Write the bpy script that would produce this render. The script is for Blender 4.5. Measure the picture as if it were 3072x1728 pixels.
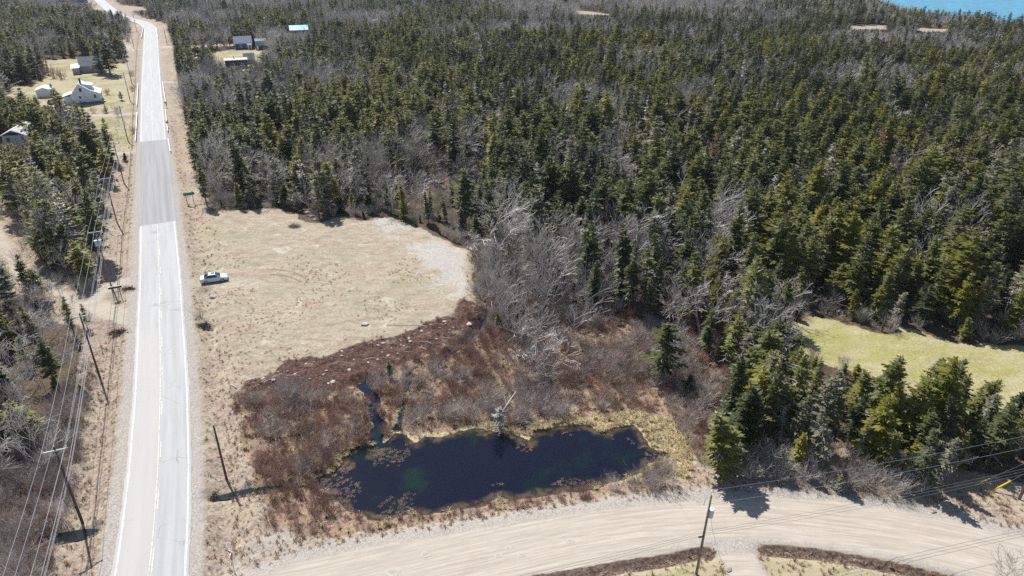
import bpy, math, random
import numpy as np
from mathutils import Vector, Matrix, Euler
R = math.radians
random.seed(7)
RNG = np.random.default_rng(11)
for o in list(bpy.data.objects): bpy.data.objects.remove(o)
S = bpy.context.scene
COL = S.collection

# ------------------------------------------------------------------ camera
H, PITCH, FPX = 57.0, R(27.3), 2130.0
CP, SP = math.cos(PITCH), math.sin(PITCH)
cam = bpy.data.cameras.new('camera'); cam.sensor_width = 36.0; cam.lens = FPX / 3072 * 36
cam.clip_start = 0.5; cam.clip_end = 20000
camo = bpy.data.objects.new('camera', cam); COL.objects.link(camo)
camo.location = (0, 0, H); camo.rotation_euler = (R(90) - PITCH, 0, 0)
S.camera = camo

# ------------------------------------------------------------------ light
SUN_EL, SUN_AZ = R(52), R(-35)            # sun ahead of the viewer and to the left
sd = Vector((math.sin(SUN_AZ) * math.cos(SUN_EL), math.cos(SUN_AZ) * math.cos(SUN_EL), math.sin(SUN_EL)))
W = bpy.data.worlds.new('World'); S.world = W; W.use_nodes = True
nt = W.node_tree; nt.nodes.clear()
sky = nt.nodes.new('ShaderNodeTexSky'); sky.sky_type = 'NISHITA'; sky.sun_disc = False
sky.sun_elevation = SUN_EL; sky.sun_rotation = SUN_AZ; sky.air_density = 1.0; sky.dust_density = 0.6; sky.ozone_density = 1.2
bg = nt.nodes.new('ShaderNodeBackground'); bg.inputs['Strength'].default_value = 0.085
wo = nt.nodes.new('ShaderNodeOutputWorld')
nt.links.new(sky.outputs[0], bg.inputs[0]); nt.links.new(bg.outputs[0], wo.inputs[0])
sl = bpy.data.lights.new('sun', 'SUN'); sl.energy = 4.8; sl.angle = R(0.53); sl.color = (1.0, 0.968, 0.925)
so = bpy.data.objects.new('sun', sl); COL.objects.link(so); so.rotation_euler = sd.to_track_quat('Z', 'Y').to_euler()
so.location = (0, 0, 120)
S.view_settings.view_transform = 'Standard'; S.view_settings.look = 'None'; S.view_settings.gamma = 1
S.view_settings.exposure = 0.5
S.cycles.max_bounces = 6; S.cycles.diffuse_bounces = 3; S.cycles.glossy_bounces = 3; S.cycles.transmission_bounces = 4
S.cycles.transparent_max_bounces = 8; S.cycles.volume_bounces = 0
S.cycles.use_denoising = False

# ------------------------------------------------------------------ surveying helper
def G(px, py, z=0.0):
    """point of the plane at height z seen in direction (px, py) of the 3072x1728 survey photo"""
    v = (py - 864) / FPX
    d = (H - z) / (SP + v * CP)
    return ((px - 1536) / FPX * d, d * (CP - v * SP))
def GP(pts, z=0.0): return np.array([G(a, b, z) for a, b in pts])
def PR(x, y, z=0.0):
    d = y * CP + (H - z) * SP; u = -(H - z) * CP + y * SP
    return 1536 + x / d * FPX, 864 - u / d * FPX, d

# ------------------------------------------------------------------ maths on arrays
def smooth(a, b, x):
    t = np.clip((x - a) / (b - a), 0, 1); return t * t * (3 - 2 * t)
_T = RNG.random((256, 256))
def vnoise(x, y, seed=0):
    x = x + seed * 17.31; y = y + seed * 9.73
    xi = np.floor(x).astype(int); yi = np.floor(y).astype(int); fx = x - xi; fy = y - yi
    fx = fx * fx * (3 - 2 * fx); fy = fy * fy * (3 - 2 * fy)
    a = _T[xi % 256, yi % 256]; b = _T[(xi + 1) % 256, yi % 256]; c = _T[xi % 256, (yi + 1) % 256]; d = _T[(xi + 1) % 256, (yi + 1) % 256]
    return (a * (1 - fx) + b * fx) * (1 - fy) + (c * (1 - fx) + d * fx) * fy
def fbm(x, y, seed=0, n=4):
    s = 0; a = 0.5; t = 0
    for i in range(n):
        s = s + a * vnoise(x * 2 ** i, y * 2 ** i, seed + i * 3); t += a; a *= 0.5
    return s / t
def sdist(poly, x, y):
    """signed distance, negative inside"""
    d = np.full(x.shape, 1e18); ins = np.zeros(x.shape, bool); n = len(poly)
    for i in range(n):
        x0, y0 = poly[i]; x1, y1 = poly[(i + 1) % n]
        ex, ey = x1 - x0, y1 - y0; L = ex * ex + ey * ey + 1e-12
        t = np.clip(((x - x0) * ex + (y - y0) * ey) / L, 0, 1)
        d = np.minimum(d, (x - x0 - t * ex) ** 2 + (y - y0 - t * ey) ** 2)
        c = ((y0 > y) != (y1 > y)) & (x < (x1 - x0) * (y - y0) / (y1 - y0 + 1e-18) + x0)
        ins ^= c
    d = np.sqrt(d); return np.where(ins, -d, d)
def pdist(line, x, y, want=False):
    """distance to a polyline, with side offset and length along it when wanted"""
    d = np.full(x.shape, 1e18); off = np.zeros(x.shape); al = np.zeros(x.shape); acc = 0
    for i in range(len(line) - 1):
        x0, y0 = line[i]; x1, y1 = line[i + 1]
        ex, ey = x1 - x0, y1 - y0; Ls = math.hypot(ex, ey) + 1e-9
        t = np.clip(((x - x0) * ex + (y - y0) * ey) / Ls ** 2, 0, 1)
        q = (x - x0 - t * ex) ** 2 + (y - y0 - t * ey) ** 2
        m = q < d; d = np.where(m, q, d)
        if want:
            off = np.where(m, ((x - x0) * ey - (y - y0) * ex) / Ls, off); al = np.where(m, acc + t * Ls, al)
        acc += Ls
    d = np.sqrt(d)
    return (d, off, al) if want else d
def spline(p, step):
    p = np.asarray(p, float); q = np.vstack([2 * p[0] - p[1], p, 2 * p[-1] - p[-2]]); out = []
    for i in range(1, len(q) - 2):
        n = max(2, int(np.linalg.norm(q[i + 1] - q[i]) / step))
        for k in range(n):
            t = k / n
            out.append(0.5 * (2 * q[i] + (q[i + 1] - q[i - 1]) * t + (2 * q[i - 1] - 5 * q[i] + 4 * q[i + 1] - q[i + 2]) * t * t + (3 * q[i] - q[i - 1] - 3 * q[i + 1] + q[i + 2]) * t ** 3))
    out.append(q[-2]); return np.array(out)

# ------------------------------------------------------------------ materials
def newmat(name):
    m = bpy.data.materials.new(name); m.use_nodes = True
    n = m.node_tree.nodes; b = n['Principled BSDF']; return m, m.node_tree, b
def N(t, typ, **k):
    n = t.nodes.new(typ)
    for a, v in k.items():
        if a.startswith('i_'):
            kk = a[2:]; kk = int(kk) if kk.isdigit() else kk.replace('_', ' ')
            n.inputs[kk].default_value = v
        else: setattr(n, a, v)
    return n
def L(t, a, b): t.links.new(a, b)
def MIX(t, fac, a, b, blend='MIX'):
    n = t.nodes.new('ShaderNodeMix'); n.data_type = 'RGBA'; n.blend_type = blend
    for s, v in ((n.inputs[0], fac), (n.inputs[6], a), (n.inputs[7], b)):
        if isinstance(v, (int, float)): s.default_value = v
        elif isinstance(v, (tuple, list)): s.default_value = (*v, 1) if len(v) == 3 else v
        else: t.links.new(v, s)
    return n.outputs[2]
def RAMP(t, src, lo, hi, a=0.0, b=1.0):
    n = t.nodes.new('ShaderNodeMapRange'); n.interpolation_type = 'SMOOTHSTEP'
    n.inputs[1].default_value = lo; n.inputs[2].default_value = hi; n.inputs[3].default_value = a; n.inputs[4].default_value = b
    t.links.new(src, n.inputs[0]); return n.outputs[0]
def NOISE(t, vec, scale, detail=4, rough=0.6, dist=0):
    n = t.nodes.new('ShaderNodeTexNoise'); n.inputs['Scale'].default_value = scale; n.inputs['Detail'].default_value = detail
    n.inputs['Roughness'].default_value = rough; n.inputs['Distortion'].default_value = dist
    if vec is not None: t.links.new(vec, n.inputs['Vector'])
    return n.outputs[0]
def MATH(t, op, a, b=0.0):
    n = t.nodes.new('ShaderNodeMath'); n.operation = op
    for i, v in enumerate((a, b)):
        if isinstance(v, (int, float)): n.inputs[i].default_value = v
        else: t.links.new(v, n.inputs[i])
    return n.outputs[0]
_MC = {}
def plain(name, col, rough=0.6, metal=0.0, var=0.15, scale=6.0, spec=0.4):
    if name in _MC: return _MC[name]
    m, t, b = newmat(name)
    g = N(t, 'ShaderNodeNewGeometry')
    n = NOISE(t, g.outputs['Position'], scale, 5)
    c = MIX(t, RAMP(t, n, 0.3, 0.7), tuple(max(0, x * (1 - var)) for x in col), tuple(min(1, x * (1 + var)) for x in col))
    L(t, c, b.inputs['Base Color']); b.inputs['Roughness'].default_value = rough; b.inputs['Metallic'].default_value = metal
    b.inputs['Specular IOR Level'].default_value = spec
    _MC[name] = m; return m
def foliage(name, c0, c1, trans=0.3, rv=0.5):
    """leafy or needle material, its tint varying from plant to plant"""
    if name in _MC: return _MC[name]
    m, t, b = newmat(name); t.nodes.remove(b)
    oi = N(t, 'ShaderNodeObjectInfo'); g = N(t, 'ShaderNodeNewGeometry')
    n = NOISE(t, g.outputs['Position'], 1.4, 3)
    f = MATH(t, 'ADD', MATH(t, 'MULTIPLY', oi.outputs['Random'], rv), MATH(t, 'MULTIPLY', n, 1 - rv))
    c = MIX(t, RAMP(t, f, 0.15, 0.85), c0, c1)
    d = N(t, 'ShaderNodeBsdfDiffuse'); tr = N(t, 'ShaderNodeBsdfTranslucent'); gl = N(t, 'ShaderNodeBsdfGlossy', i_Roughness=0.5)
    L(t, c, d.inputs[0]); L(t, MIX(t, 1.0, c, (1.0, 0.95, 0.45), 'MULTIPLY'), tr.inputs[0])
    mx = N(t, 'ShaderNodeMixShader', i_0=trans); L(t, d.outputs[0], mx.inputs[1]); L(t, tr.outputs[0], mx.inputs[2])
    m2 = N(t, 'ShaderNodeMixShader', i_0=0.04); L(t, mx.outputs[0], m2.inputs[1]); L(t, gl.outputs[0], m2.inputs[2])
    gl.inputs[0].default_value = (0.6, 0.62, 0.6, 1)
    L(t, m2.outputs[0], t.nodes['Material Output'].inputs[0])
    _MC[name] = m; return m

# ------------------------------------------------------------------ mesh helper
class MB:
    def __init__(s): s.v = []; s.f = []; s.m = []
    def quad(s, *p, mi=0):
        i = len(s.v); s.v += [tuple(q) for q in p]; s.f.append(tuple(range(i, i + len(p)))); s.m.append(mi)
    def box(s, c, sz, rz=0.0, mi=0, taper=1.0):
        x, y, z = (k / 2 for k in sz); i = len(s.v); ca, sa = math.cos(rz), math.sin(rz)
        for dz in (-1, 1):
            k = taper if dz > 0 else 1
            for dx, dy in ((-1, -1), (1, -1), (1, 1), (-1, 1)):
                a, b = dx * x * k, dy * y * k
                s.v.append((c[0] + a * ca - b * sa, c[1] + a * sa + b * ca, c[2] + dz * z))
        for f in ((3, 2, 1, 0), (4, 5, 6, 7), (0, 1, 5, 4), (1, 2, 6, 5), (2, 3, 7, 6), (3, 0, 4, 7)):
            s.f.append(tuple(i + q for q in f)); s.m.append(mi)
    def tube(s, pts, rad, n=6, cap=True, mi=0):
        pts = [Vector(p) for p in pts]; i0 = len(s.v)
        if not hasattr(rad, '__len__'): rad = [rad] * len(pts)
        for k, p in enumerate(pts):
            d = (pts[min(k + 1, len(pts) - 1)] - pts[max(k - 1, 0)]).normalized()
            a = d.cross(Vector((0, 0, 1)) if abs(d.z) < 0.95 else Vector((1, 0, 0))).normalized(); b = d.cross(a)
            for j in range(n):
                w = 2 * math.pi * j / n; q = p + (a * math.cos(w) + b * math.sin(w)) * rad[k]; s.v.append((q.x, q.y, q.z))
        for k in range(len(pts) - 1):
            for j in range(n):
                s.f.append((i0 + k * n + j, i0 + k * n + (j + 1) % n, i0 + (k + 1) * n + (j + 1) % n, i0 + (k + 1) * n + j)); s.m.append(mi)
        if cap:
            s.f.append(tuple(i0 + j for j in range(n))[::-1]); s.m.append(mi)
            s.f.append(tuple(i0 + (len(pts) - 1) * n + j for j in range(n))); s.m.append(mi)
    def prism(s, prof, ax0, ax1, mi=0):
        """closed profile given by (a,b) -> points at ax0(a,b) and ax1(a,b)"""
        i = len(s.v); n = len(prof)
        s.v += [tuple(ax0(a, b)) for a, b in prof] + [tuple(ax1(a, b)) for a, b in prof]
        s.f.append(tuple(range(i, i + n))); s.f.append(tuple(range(i + n, i + 2 * n))[::-1]); s.m += [mi, mi]
        for k in range(n):
            s.f.append((i + (k + 1) % n, i + k, i + n + k, i + n + (k + 1) % n)); s.m.append(mi)
    def mesh(s, name, mats, sm=False):
        me = bpy.data.meshes.new(name); me.from_pydata(s.v, [], s.f)
        for m in (mats if isinstance(mats, (list, tuple)) else [mats]): me.materials.append(m)
        me.polygons.foreach_set('material_index', s.m)
        if sm: me.polygons.foreach_set('use_smooth', [True] * len(s.f))
        me.update(); return me
    def build(s, name, mats, parent=None, sm=False): return put(name, s.mesh(name, mats, sm), parent)
def put(name, me, parent=None, loc=None, rz=None):
    o = bpy.data.objects.new(name, me); COL.objects.link(o)
    if parent is not None: o.parent = parent
    if loc is not None: o.location = loc
    if rz is not None: o.rotation_euler = (0, 0, rz)
    return o
def tag(o, label=None, cat=None, group=None, kind=None):
    if label: o['label'] = label
    if cat: o['category'] = cat
    if group: o['group'] = group
    if kind: o['kind'] = kind
    return o
def thing(name, label, cat, loc=(0, 0, 0), rz=0.0, group=None):
    return tag(put(name, None, None, loc, rz), label, cat, group)

# ================================================================== THE LAY OF THE LAND
road_px = [(392, 3300), (412, 2500), (432, 2050), (440, 1900), (449, 1728), (459.5, 1640), (470.5, 1500), (477, 1400), (480.7, 1278), (483.5, 1180), (483, 1050), (480.5, 900), (480, 838), (473.5, 675), (468, 560),
           (459.8, 422), (455, 311), (453.5, 250), (452.6, 186), (452.3, 140), (452.5, 105), (450, 86), (436, 72), (413, 63.5), (381.5, 56), (350, 42), (325, 24), (300, 2), (283, -16), (262, -38)]
ROAD = spline(GP(road_px), 2.0)
field = GP([(602, 632), (700, 626), (800, 630), (865, 642), (920, 668), (1000, 655), (1180, 652), (1280, 682), (1350, 722), (1420, 762), (1436, 800), (1428, 850), (1420, 900), (1436, 930),
            (1380, 965), (1250, 1005), (1100, 1045), (980, 1085), (850, 1130), (740, 1160), (690, 1170), (672, 1120), (650, 1060), (625, 1000), (590, 960), (572, 880), (575, 830), (605, 760), (606, 700)])
pale1 = GP([(1150, 655), (1200, 660), (1270, 685), (1250, 700), (1190, 708), (1130, 690)])
pale2 = GP([(1215, 745), (1320, 720), (1375, 760), (1380, 800), (1395, 850), (1400, 900), (1345, 905), (1310, 850), (1270, 805), (1225, 770)])
dirt = GP([(690, 1170), (760, 1140), (850, 1105), (980, 1062), (1100, 1025), (1250, 985), (1330, 945), (1390, 905), (1432, 910), (1448, 960), (1400, 1015), (1330, 1060), (1250, 1078), (1180, 1100), (1110, 1140), (1030, 1168), (900, 1160), (820, 1178), (750, 1172)])
marsh = GP([(697, 1178), (760, 1172), (1030, 1168), (1110, 1140), (1250, 1075), (1420, 1015), (1500, 960), (1700, 930), (1900, 960), (2060, 1010), (2150, 1120), (2180, 1250), (2110, 1330), (2090, 1420), (1980, 1465), (1760, 1495), (1480, 1525), (1240, 1560), (1000, 1590), (820, 1590),
            (770, 1540), (740, 1480), (725, 1400), (718, 1280)])
WZ = -0.5
pond = GP([(960, 1440), (998, 1420), (1029, 1384), (1048, 1361), (1074, 1353), (1131, 1338), (1169, 1323), (1184, 1300), (1215, 1304), (1245, 1331), (1272, 1312), (1321, 1312), (1376, 1297), (1429, 1283), (1459, 1298), (1512, 1289), (1566, 1312), (1588, 1323), (1600, 1293), (1641, 1293), (1664, 1278), (1755, 1274), (1790, 1297), (1812, 1304), (1831, 1285), (1900, 1274), (1926, 1300), (1953, 1346), (2006, 1361), (2006, 1376), (1945, 1388), (1930, 1414), (1869, 1441), (1824, 1452), (1755, 1475), (1698, 1479), (1604, 1494), (1558, 1498), (1482, 1498), (1452, 1521), (1376, 1528), (1300, 1540), (1245, 1538), (1222, 1545), (1143, 1566), (1105, 1562), (1093, 1547), (1036, 1530), (1010, 1500), (991, 1479), (970, 1462)], WZ)
straw = GP([(1600, 1290), (1640, 1262), (1760, 1246), (1900, 1225), (2010, 1245), (2070, 1320), (2085, 1400), (2060, 1440), (2010, 1420), (1990, 1380), (1940, 1345), (1910, 1285), (1800, 1300), (1660, 1290)])
creek = spline(GP([(1140, 1345), (1128, 1300), (1142, 1272), (1118, 1230), (1130, 1208), (1108, 1170), (1085, 1150)], WZ), 0.8)
creek2 = spline(GP([(1195, 1290), (1215, 1200), (1235, 1110), (1330, 1075), (1420, 1010), (1455, 950), (1452, 905), (1432, 872), (1424, 835), (1440, 795), (1415, 760), (1352, 722), (1290, 686)], WZ), 0.8)
grav_up = GP([(520, 1900), (600, 1790), (740, 1728), (860, 1682), (1000, 1646), (1200, 1612), (1400, 1580), (1600, 1546), (1800, 1518), (2000, 1494), (2300, 1482), (2500, 1494), (2700, 1520), (2900, 1560), (3072, 1604), (3300, 1670), (3700, 1790)])
grav_lo = GP([(3700, 1990), (3300, 1850), (2990, 1765), (2850, 1722), (2700, 1690), (2500, 1656), (2300, 1634), (2200, 1630), (2100, 1645), (1950, 1676), (1740, 1728), (1500, 1780), (1000, 1870), (700, 1960), (540, 2060)])
gravel = np.vstack([grav_up, grav_lo])
gcent = spline(GP([(480, 1980), (700, 1830), (1000, 1760), (1400, 1670), (1800, 1590), (2200, 1560), (2600, 1590), (2900, 1640), (3200, 1720), (3700, 1890)]), 3.0)
drives = [  # (polyline px, half width m, name)
    ([(470, 830), (420, 838), (370, 846), (320, 866), (282, 895), (262, 925)], 1.7),
    ([(475, 955), (420, 962), (350, 945), (290, 925), (262, 925)], 2.2),
    ([(262, 925), (225, 905), (155, 866), (70, 828), (30, 780), (-10, 690), (-60, 600)], 1.3),
    ([(460, 336), (420, 340), (330, 347), (250, 345), (180, 332), (150, 318)], 1.6),
    ([(460, 452), (420, 455), (360, 462), (300, 462)], 1.6),
    ([(455, 148), (400, 149), (365, 137), (330, 120), (300, 108), (262, 98), (215, 92)], 3.2),
    ([(455, 143), (500, 141), (560, 139), (640, 135), (700, 132)], 3.2),
    ([(455, 246), (500, 247), (530, 247)], 1.8),
    ([(440, 76), (420, 78), (402, 77)], 2.0),
    ([(2190, 1600), (2210, 1660), (2250, 1740), (2290, 1830), (2330, 1950)], 1.75),
    ([(480, 858), (560, 850), (640, 848), (760, 850)], 1.9)]
DR = [(spline(GP(p), 2.0), w) for p, w in drives]
lawns = [GP([(2345, 955), (2500, 968), (2700, 990), (2900, 1022), (3072, 1046), (3300, 1075), (3500, 1360), (3200, 1345), (3060, 1300), (2980, 1250), (2800, 1190), (2600, 1140), (2420, 1080), (2352, 1020)]),
         GP([(95, 182), (200, 176), (250, 165), (330, 190), (398, 190), (398, 255), (402, 300), (404, 332), (300, 340), (180, 330), (60, 330), (30, 300), (40, 262), (110, 250), (150, 232), (120, 200)]),
         GP([(270, 355), (400, 352), (404, 455), (300, 456), (250, 400)]),
         GP([(545, 165), (600, 160), (680, 150), (800, 152), (800, 195), (830, 232), (760, 238), (690, 200), (590, 215), (560, 200)]),
         GP([(330, 118), (390, 128), (380, 138), (330, 130)]),
         GP([(2310, 1705), (2420, 1690), (2560, 1700), (2740, 1740), (2900, 1800), (3000, 1900), (2400, 1900), (2340, 1800)]),
         GP([(1960, 1740), (2080, 1700), (2170, 1690), (2210, 1780), (2240, 1900), (1900, 1900)])]
farpale = [GP([(1722, 32), (1760, 34), (1832, 44), (1800, 48), (1740, 42)]), GP([(2500, 78), (2640, 76), (2800, 86), (2910, 92), (2900, 99), (2700, 92), (2520, 86)]), GP([(345, 14), (420, 20), (450, 30), (380, 36), (345, 30)])]
coast = GP([(2560, -60), (2590, -20), (2660, 14), (2720, 38), (2790, 49), (2900, 60), (3072, 78), (3250, 100), (3500, 150)])
sea_poly = np.vstack([coast, [[2000, 500], [6000, 900], [6000, 9000], [900, 9000], [500, 1800]]])
pool_left = GP([(128, 1612), (180, 1602), (240, 1592), (292, 1588), (285, 1604), (240, 1618), (180, 1630), (132, 1634)], -0.5)
pool_right = GP([(635, 1492), (680, 1482), (730, 1470), (790, 1462), (860, 1456), (900, 1448), (905, 1460), (830, 1474), (740, 1486), (680, 1498), (640, 1502)], -0.5)
ditch = [spline(GP([(1500, 1762), (1740, 1722), (1880, 1697), (2000, 1680), (2110, 1655), (2125, 1662)]), 1.0), spline(GP([(2300, 1650), (2400, 1655), (2560, 1678), (2700, 1705), (2800, 1728), (2950, 1775), (3200, 1850)]), 1.0)]
# places of the houses, kept free of trees: (x, y, radius)
def gh(px, py): return G(px, py)
HOUSES = [(255, 313, 8.5), (272, 218, 10), (130, 293, 6), (45, 436, 9), (712, 204, 8), (750, 194, 4), (732, 150, 8), (785, 152, 5), (900, 106, 9), (248, 14, 9), (190, 10, 8), (640, 845, 4), (165, 312, 4), (60, 288, 5)]
HXY = [(*G(a, b), r) for a, b, r in HOUSES]

def zones(x, y):
    """everything about the ground at x,y"""
    z = {}
    dr, off, al = pdist(ROAD, x, y, True); z['road'] = dr; z['roff'] = off; z['ral'] = al
    ux, uy = (fbm(x / 4.5, y / 4.5, 91, 3) - .5), (fbm(x / 4.5, y / 4.5, 97, 3) - .5); fx, fy = x + 6.5 * ux, y + 6.5 * uy
    z['field'] = sdist(field, fx, fy); z['pale'] = np.minimum(sdist(pale1, x + 9 * ux, y + 9 * uy), sdist(pale2, x + 9 * ux, y + 9 * uy))
    z['dirt'] = sdist(dirt, x + 6 * ux, y + 5 * uy); z['marsh'] = sdist(marsh, fx, fy); z['green'] = sdist(lawns[0], x, y); z['pond'] = sdist(pond, x, y)
    z['straw'] = sdist(straw, x, y); z['gravel'] = sdist(gravel, x, y)
    z['creek'] = np.minimum(pdist(creek, x, y) - 0.1, pdist(creek2, x, y) + 0.35) + 1.5 * (fbm(x / 1.7, y / 1.7, 87, 3) - .5)
    z['pool'] = np.minimum(sdist(pool_left, x, y), sdist(pool_right, x, y))
    z['drive'] = np.min([pdist(p, x, y) - w for p, w in DR], axis=0)
    z['lawn'] = np.min([sdist(p, fx, fy) for p in lawns], axis=0)
    z['far'] = np.min([sdist(p, x, y) for p in farpale], axis=0)
    z['sea'] = sdist(sea_poly, x, y)
    z['ditch'] = np.min([pdist(p, x, y) for p in ditch], axis=0)
    return z
def height(x, y, z):
    flat = smooth(6, 22, z['road']) * smooth(0, 12, z['gravel']) * smooth(0, 8, z['drive'])
    near = smooth(260, 120, y)
    h = flat * (1.1 * (fbm(x / 60, y / 60, 3) - 0.5) + 0.35 * (fbm(x / 9, y / 9, 5) - 0.5))
    rough = (fbm(x / 1.1, y / 1.1, 8, 3) - 0.5)
    offroad = smooth(4.4, 5.5, z['road']) * smooth(-0.4, 0.8, z['gravel']) * smooth(-0.3, 0.5, z['drive'])
    h = h + near * offroad * rough * (0.22 + 0.55 * smooth(1, -1, z['dirt']) - 0.12 * smooth(1, -1, z['field']) - 0.1 * smooth(1, -1, z['lawn']))
    h = h - 0.3 * smooth(1.5, -2, z['marsh']) + 0.35 * smooth(0.5, -2.5, z['dirt']) + 0.25 * smooth(0, -3, z['field'])
    # paved road on its low bank, with side ditches
    r = z['road']
    prof = np.where(r < 4.6, 0.2, np.where(r < 7.2, 0.2 - 0.75 * smooth(4.6, 7.2, r), -0.55 + 0.55 * smooth(7.2, 9.8, r)))
    k = smooth(11.5, 8.5, r) * np.where(r < 4.4, 1, np.maximum(smooth(-1.5, 2.0, z['drive']) * smooth(-2, 4, z['gravel']), smooth(5.2, 4.4, r)))
    h = h * (1 - k) + (prof + 0.5 * rough * near * (r > 4.6)) * k
    gv = smooth(1.2, -0.6, np.minimum(z['gravel'], z['drive'])) * smooth(4.0, 6.0, r)
    h = h * (1 - gv) + (0.1 + 0.03 * rough * near) * gv
    h = h - 0.55 * smooth(1.2, 0.2, z['ditch']) * (1 - gv)
    # water courses
    pd = z['pond'] + (1.2 + 4.5 * smooth(-11, -17, x)) * (fbm(x / 2.2, y / 2.2, 21, 3) - 0.5)
    h = np.where(pd < 3, h * smooth(0, 3, pd) + (WZ + 0.02) * (1 - smooth(0, 3, pd)) , h)
    h = np.where(pd < 0, WZ - 0.02 - 0.9 * smooth(0, -2.5, pd) + 0.35 * (fbm(x / 1.3, y / 1.3, 23, 3) - 0.5) * smooth(-2.5, -0.2, pd), h)
    h = np.where(z['creek'] < 1.1, np.minimum(h, WZ - 0.22 + 0.6 * smooth(0.15, 1.1, z['creek'])), h)
    h = np.where(z['pool'] < 0.8, np.minimum(h, -0.72 + 0.55 * smooth(-0.1, 0.8, z['pool'])), h)
    s = smooth(2, -14, z['sea']); h = h * (1 - s) - 4.0 * s
    return h
def hz(x, y):
    a = np.atleast_1d(np.asarray(x, float)); b = np.atleast_1d(np.asarray(y, float)); return height(a, b, zones(a, b))
def h1(x, y): return float(hz(x, y)[0])

def axis(dense, lo, hi, step, grow, far):
    a = list(np.arange(dense[0], dense[1] + 1e-6, step)); s = step
    while a[-1] < far[1]: s = s * grow; a.append(a[-1] + s)
    b = []; s = step; x = dense[0]
    while x > far[0]: s = s * grow; x -= s; b.append(x)
    return np.array(b[::-1] + a)
XS = axis((-66, 66), 0, 0, 0.42, 1.022, (-4000, 4000))
ys = list(np.arange(43, 132, 0.42)); s = 0.42
while ys[-1] < 320: s = min(s * 1.02, 1.6); ys.append(ys[-1] + s)
while ys[-1] < 9000: s = s * (1.012 if ys[-1] < 800 else 1.15); ys.append(ys[-1] + s)
pre = []; s = 0.42; y0 = 43
while y0 > -400: s *= 1.12; y0 -= s; pre.append(y0)
YS = np.array(pre[::-1] + ys)
GX, GY = np.meshgrid(XS, YS); NX, NY = len(XS), len(YS)
Z = zones(GX, GY); HG = height(GX, GY, Z)
dzx = np.gradient(HG, XS, axis=1); dzy = np.gradient(HG, YS, axis=0)
NRM = np.dstack([-dzx, -dzy, np.ones_like(HG)]); NRM /= np.linalg.norm(NRM, axis=2, keepdims=True)

# zone weights for the ground material
r = Z['road']
WTS = {}
WTS['verge'] = smooth(13, 8.5, r) * 1.0
openarea = np.minimum.reduce([Z['gravel'] - 9, Z['drive'] - 3.0])
WTS['verge'] = np.maximum(WTS['verge'], smooth(1.5, -1.5, openarea))
WTS['verge'] = np.maximum(WTS['verge'], smooth(62, 50, GY))
WTS['marsh'] = smooth(1.5, -1.5, Z['marsh'])
WTS['field'] = smooth(1.0, -1.0, Z['field'])
WTS['pale'] = .72 * smooth(3.0, -3.0, Z['pale'])
WTS['green'] = smooth(4, -2, Z['green'])
WTS['far'] = smooth(3, -2, Z['far'])
WTS['lawn'] = smooth(1.2, -1.2, Z['lawn'])
WTS['dirt'] = smooth(1.7, -1.7, Z['dirt'])
WTS['straw'] = smooth(1.0, -1.0, np.minimum(Z['straw'], np.where(GY > 62, np.abs(Z['pond']) - 0.7, 5)))
WTS['shoulder'] = np.maximum(smooth(5.3, 4.5, r), .8 * smooth(2.4, 0.2, np.abs(Z['gravel'] - .3)) * smooth(.3, 1.1, Z['ditch']))
apron = sdist(GP([(600, 1790), (650, 1690), (720, 1625), (790, 1570), (870, 1562), (960, 1600), (900, 1650), (760, 1720), (700, 1760)]), GX, GY)
WTS['shoulder'] = np.maximum(WTS['shoulder'], .62 * smooth(1.5, -2, apron))
WTS['gravel'] = smooth(0.7, -0.7, np.minimum(Z['gravel'], Z['drive'])) * np.where((Z['field'] < 3) & (Z['gravel'] > 2), .44, np.where((GX < -52) & (GY > 70) & (GY < 140), .62, 1))
WTS['mud'] = smooth(0.3, -0.3, np.minimum.reduce([Z['pond'], Z['creek'] - 0.3, Z['pool'] - 0.1]))
WTS['litter'] = smooth(0.95, 0.4, Z['ditch']) * smooth(-0.3, 0.5, Z['drive']); WTS['gravel'] = WTS['gravel'] * (1 - WTS['litter']); WTS['shoulder'] = WTS['shoulder'] * (1 - WTS['litter'])
# noise coordinates that follow the gravel road
_, goff, gal = pdist(gcent, GX, GY, True)

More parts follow.
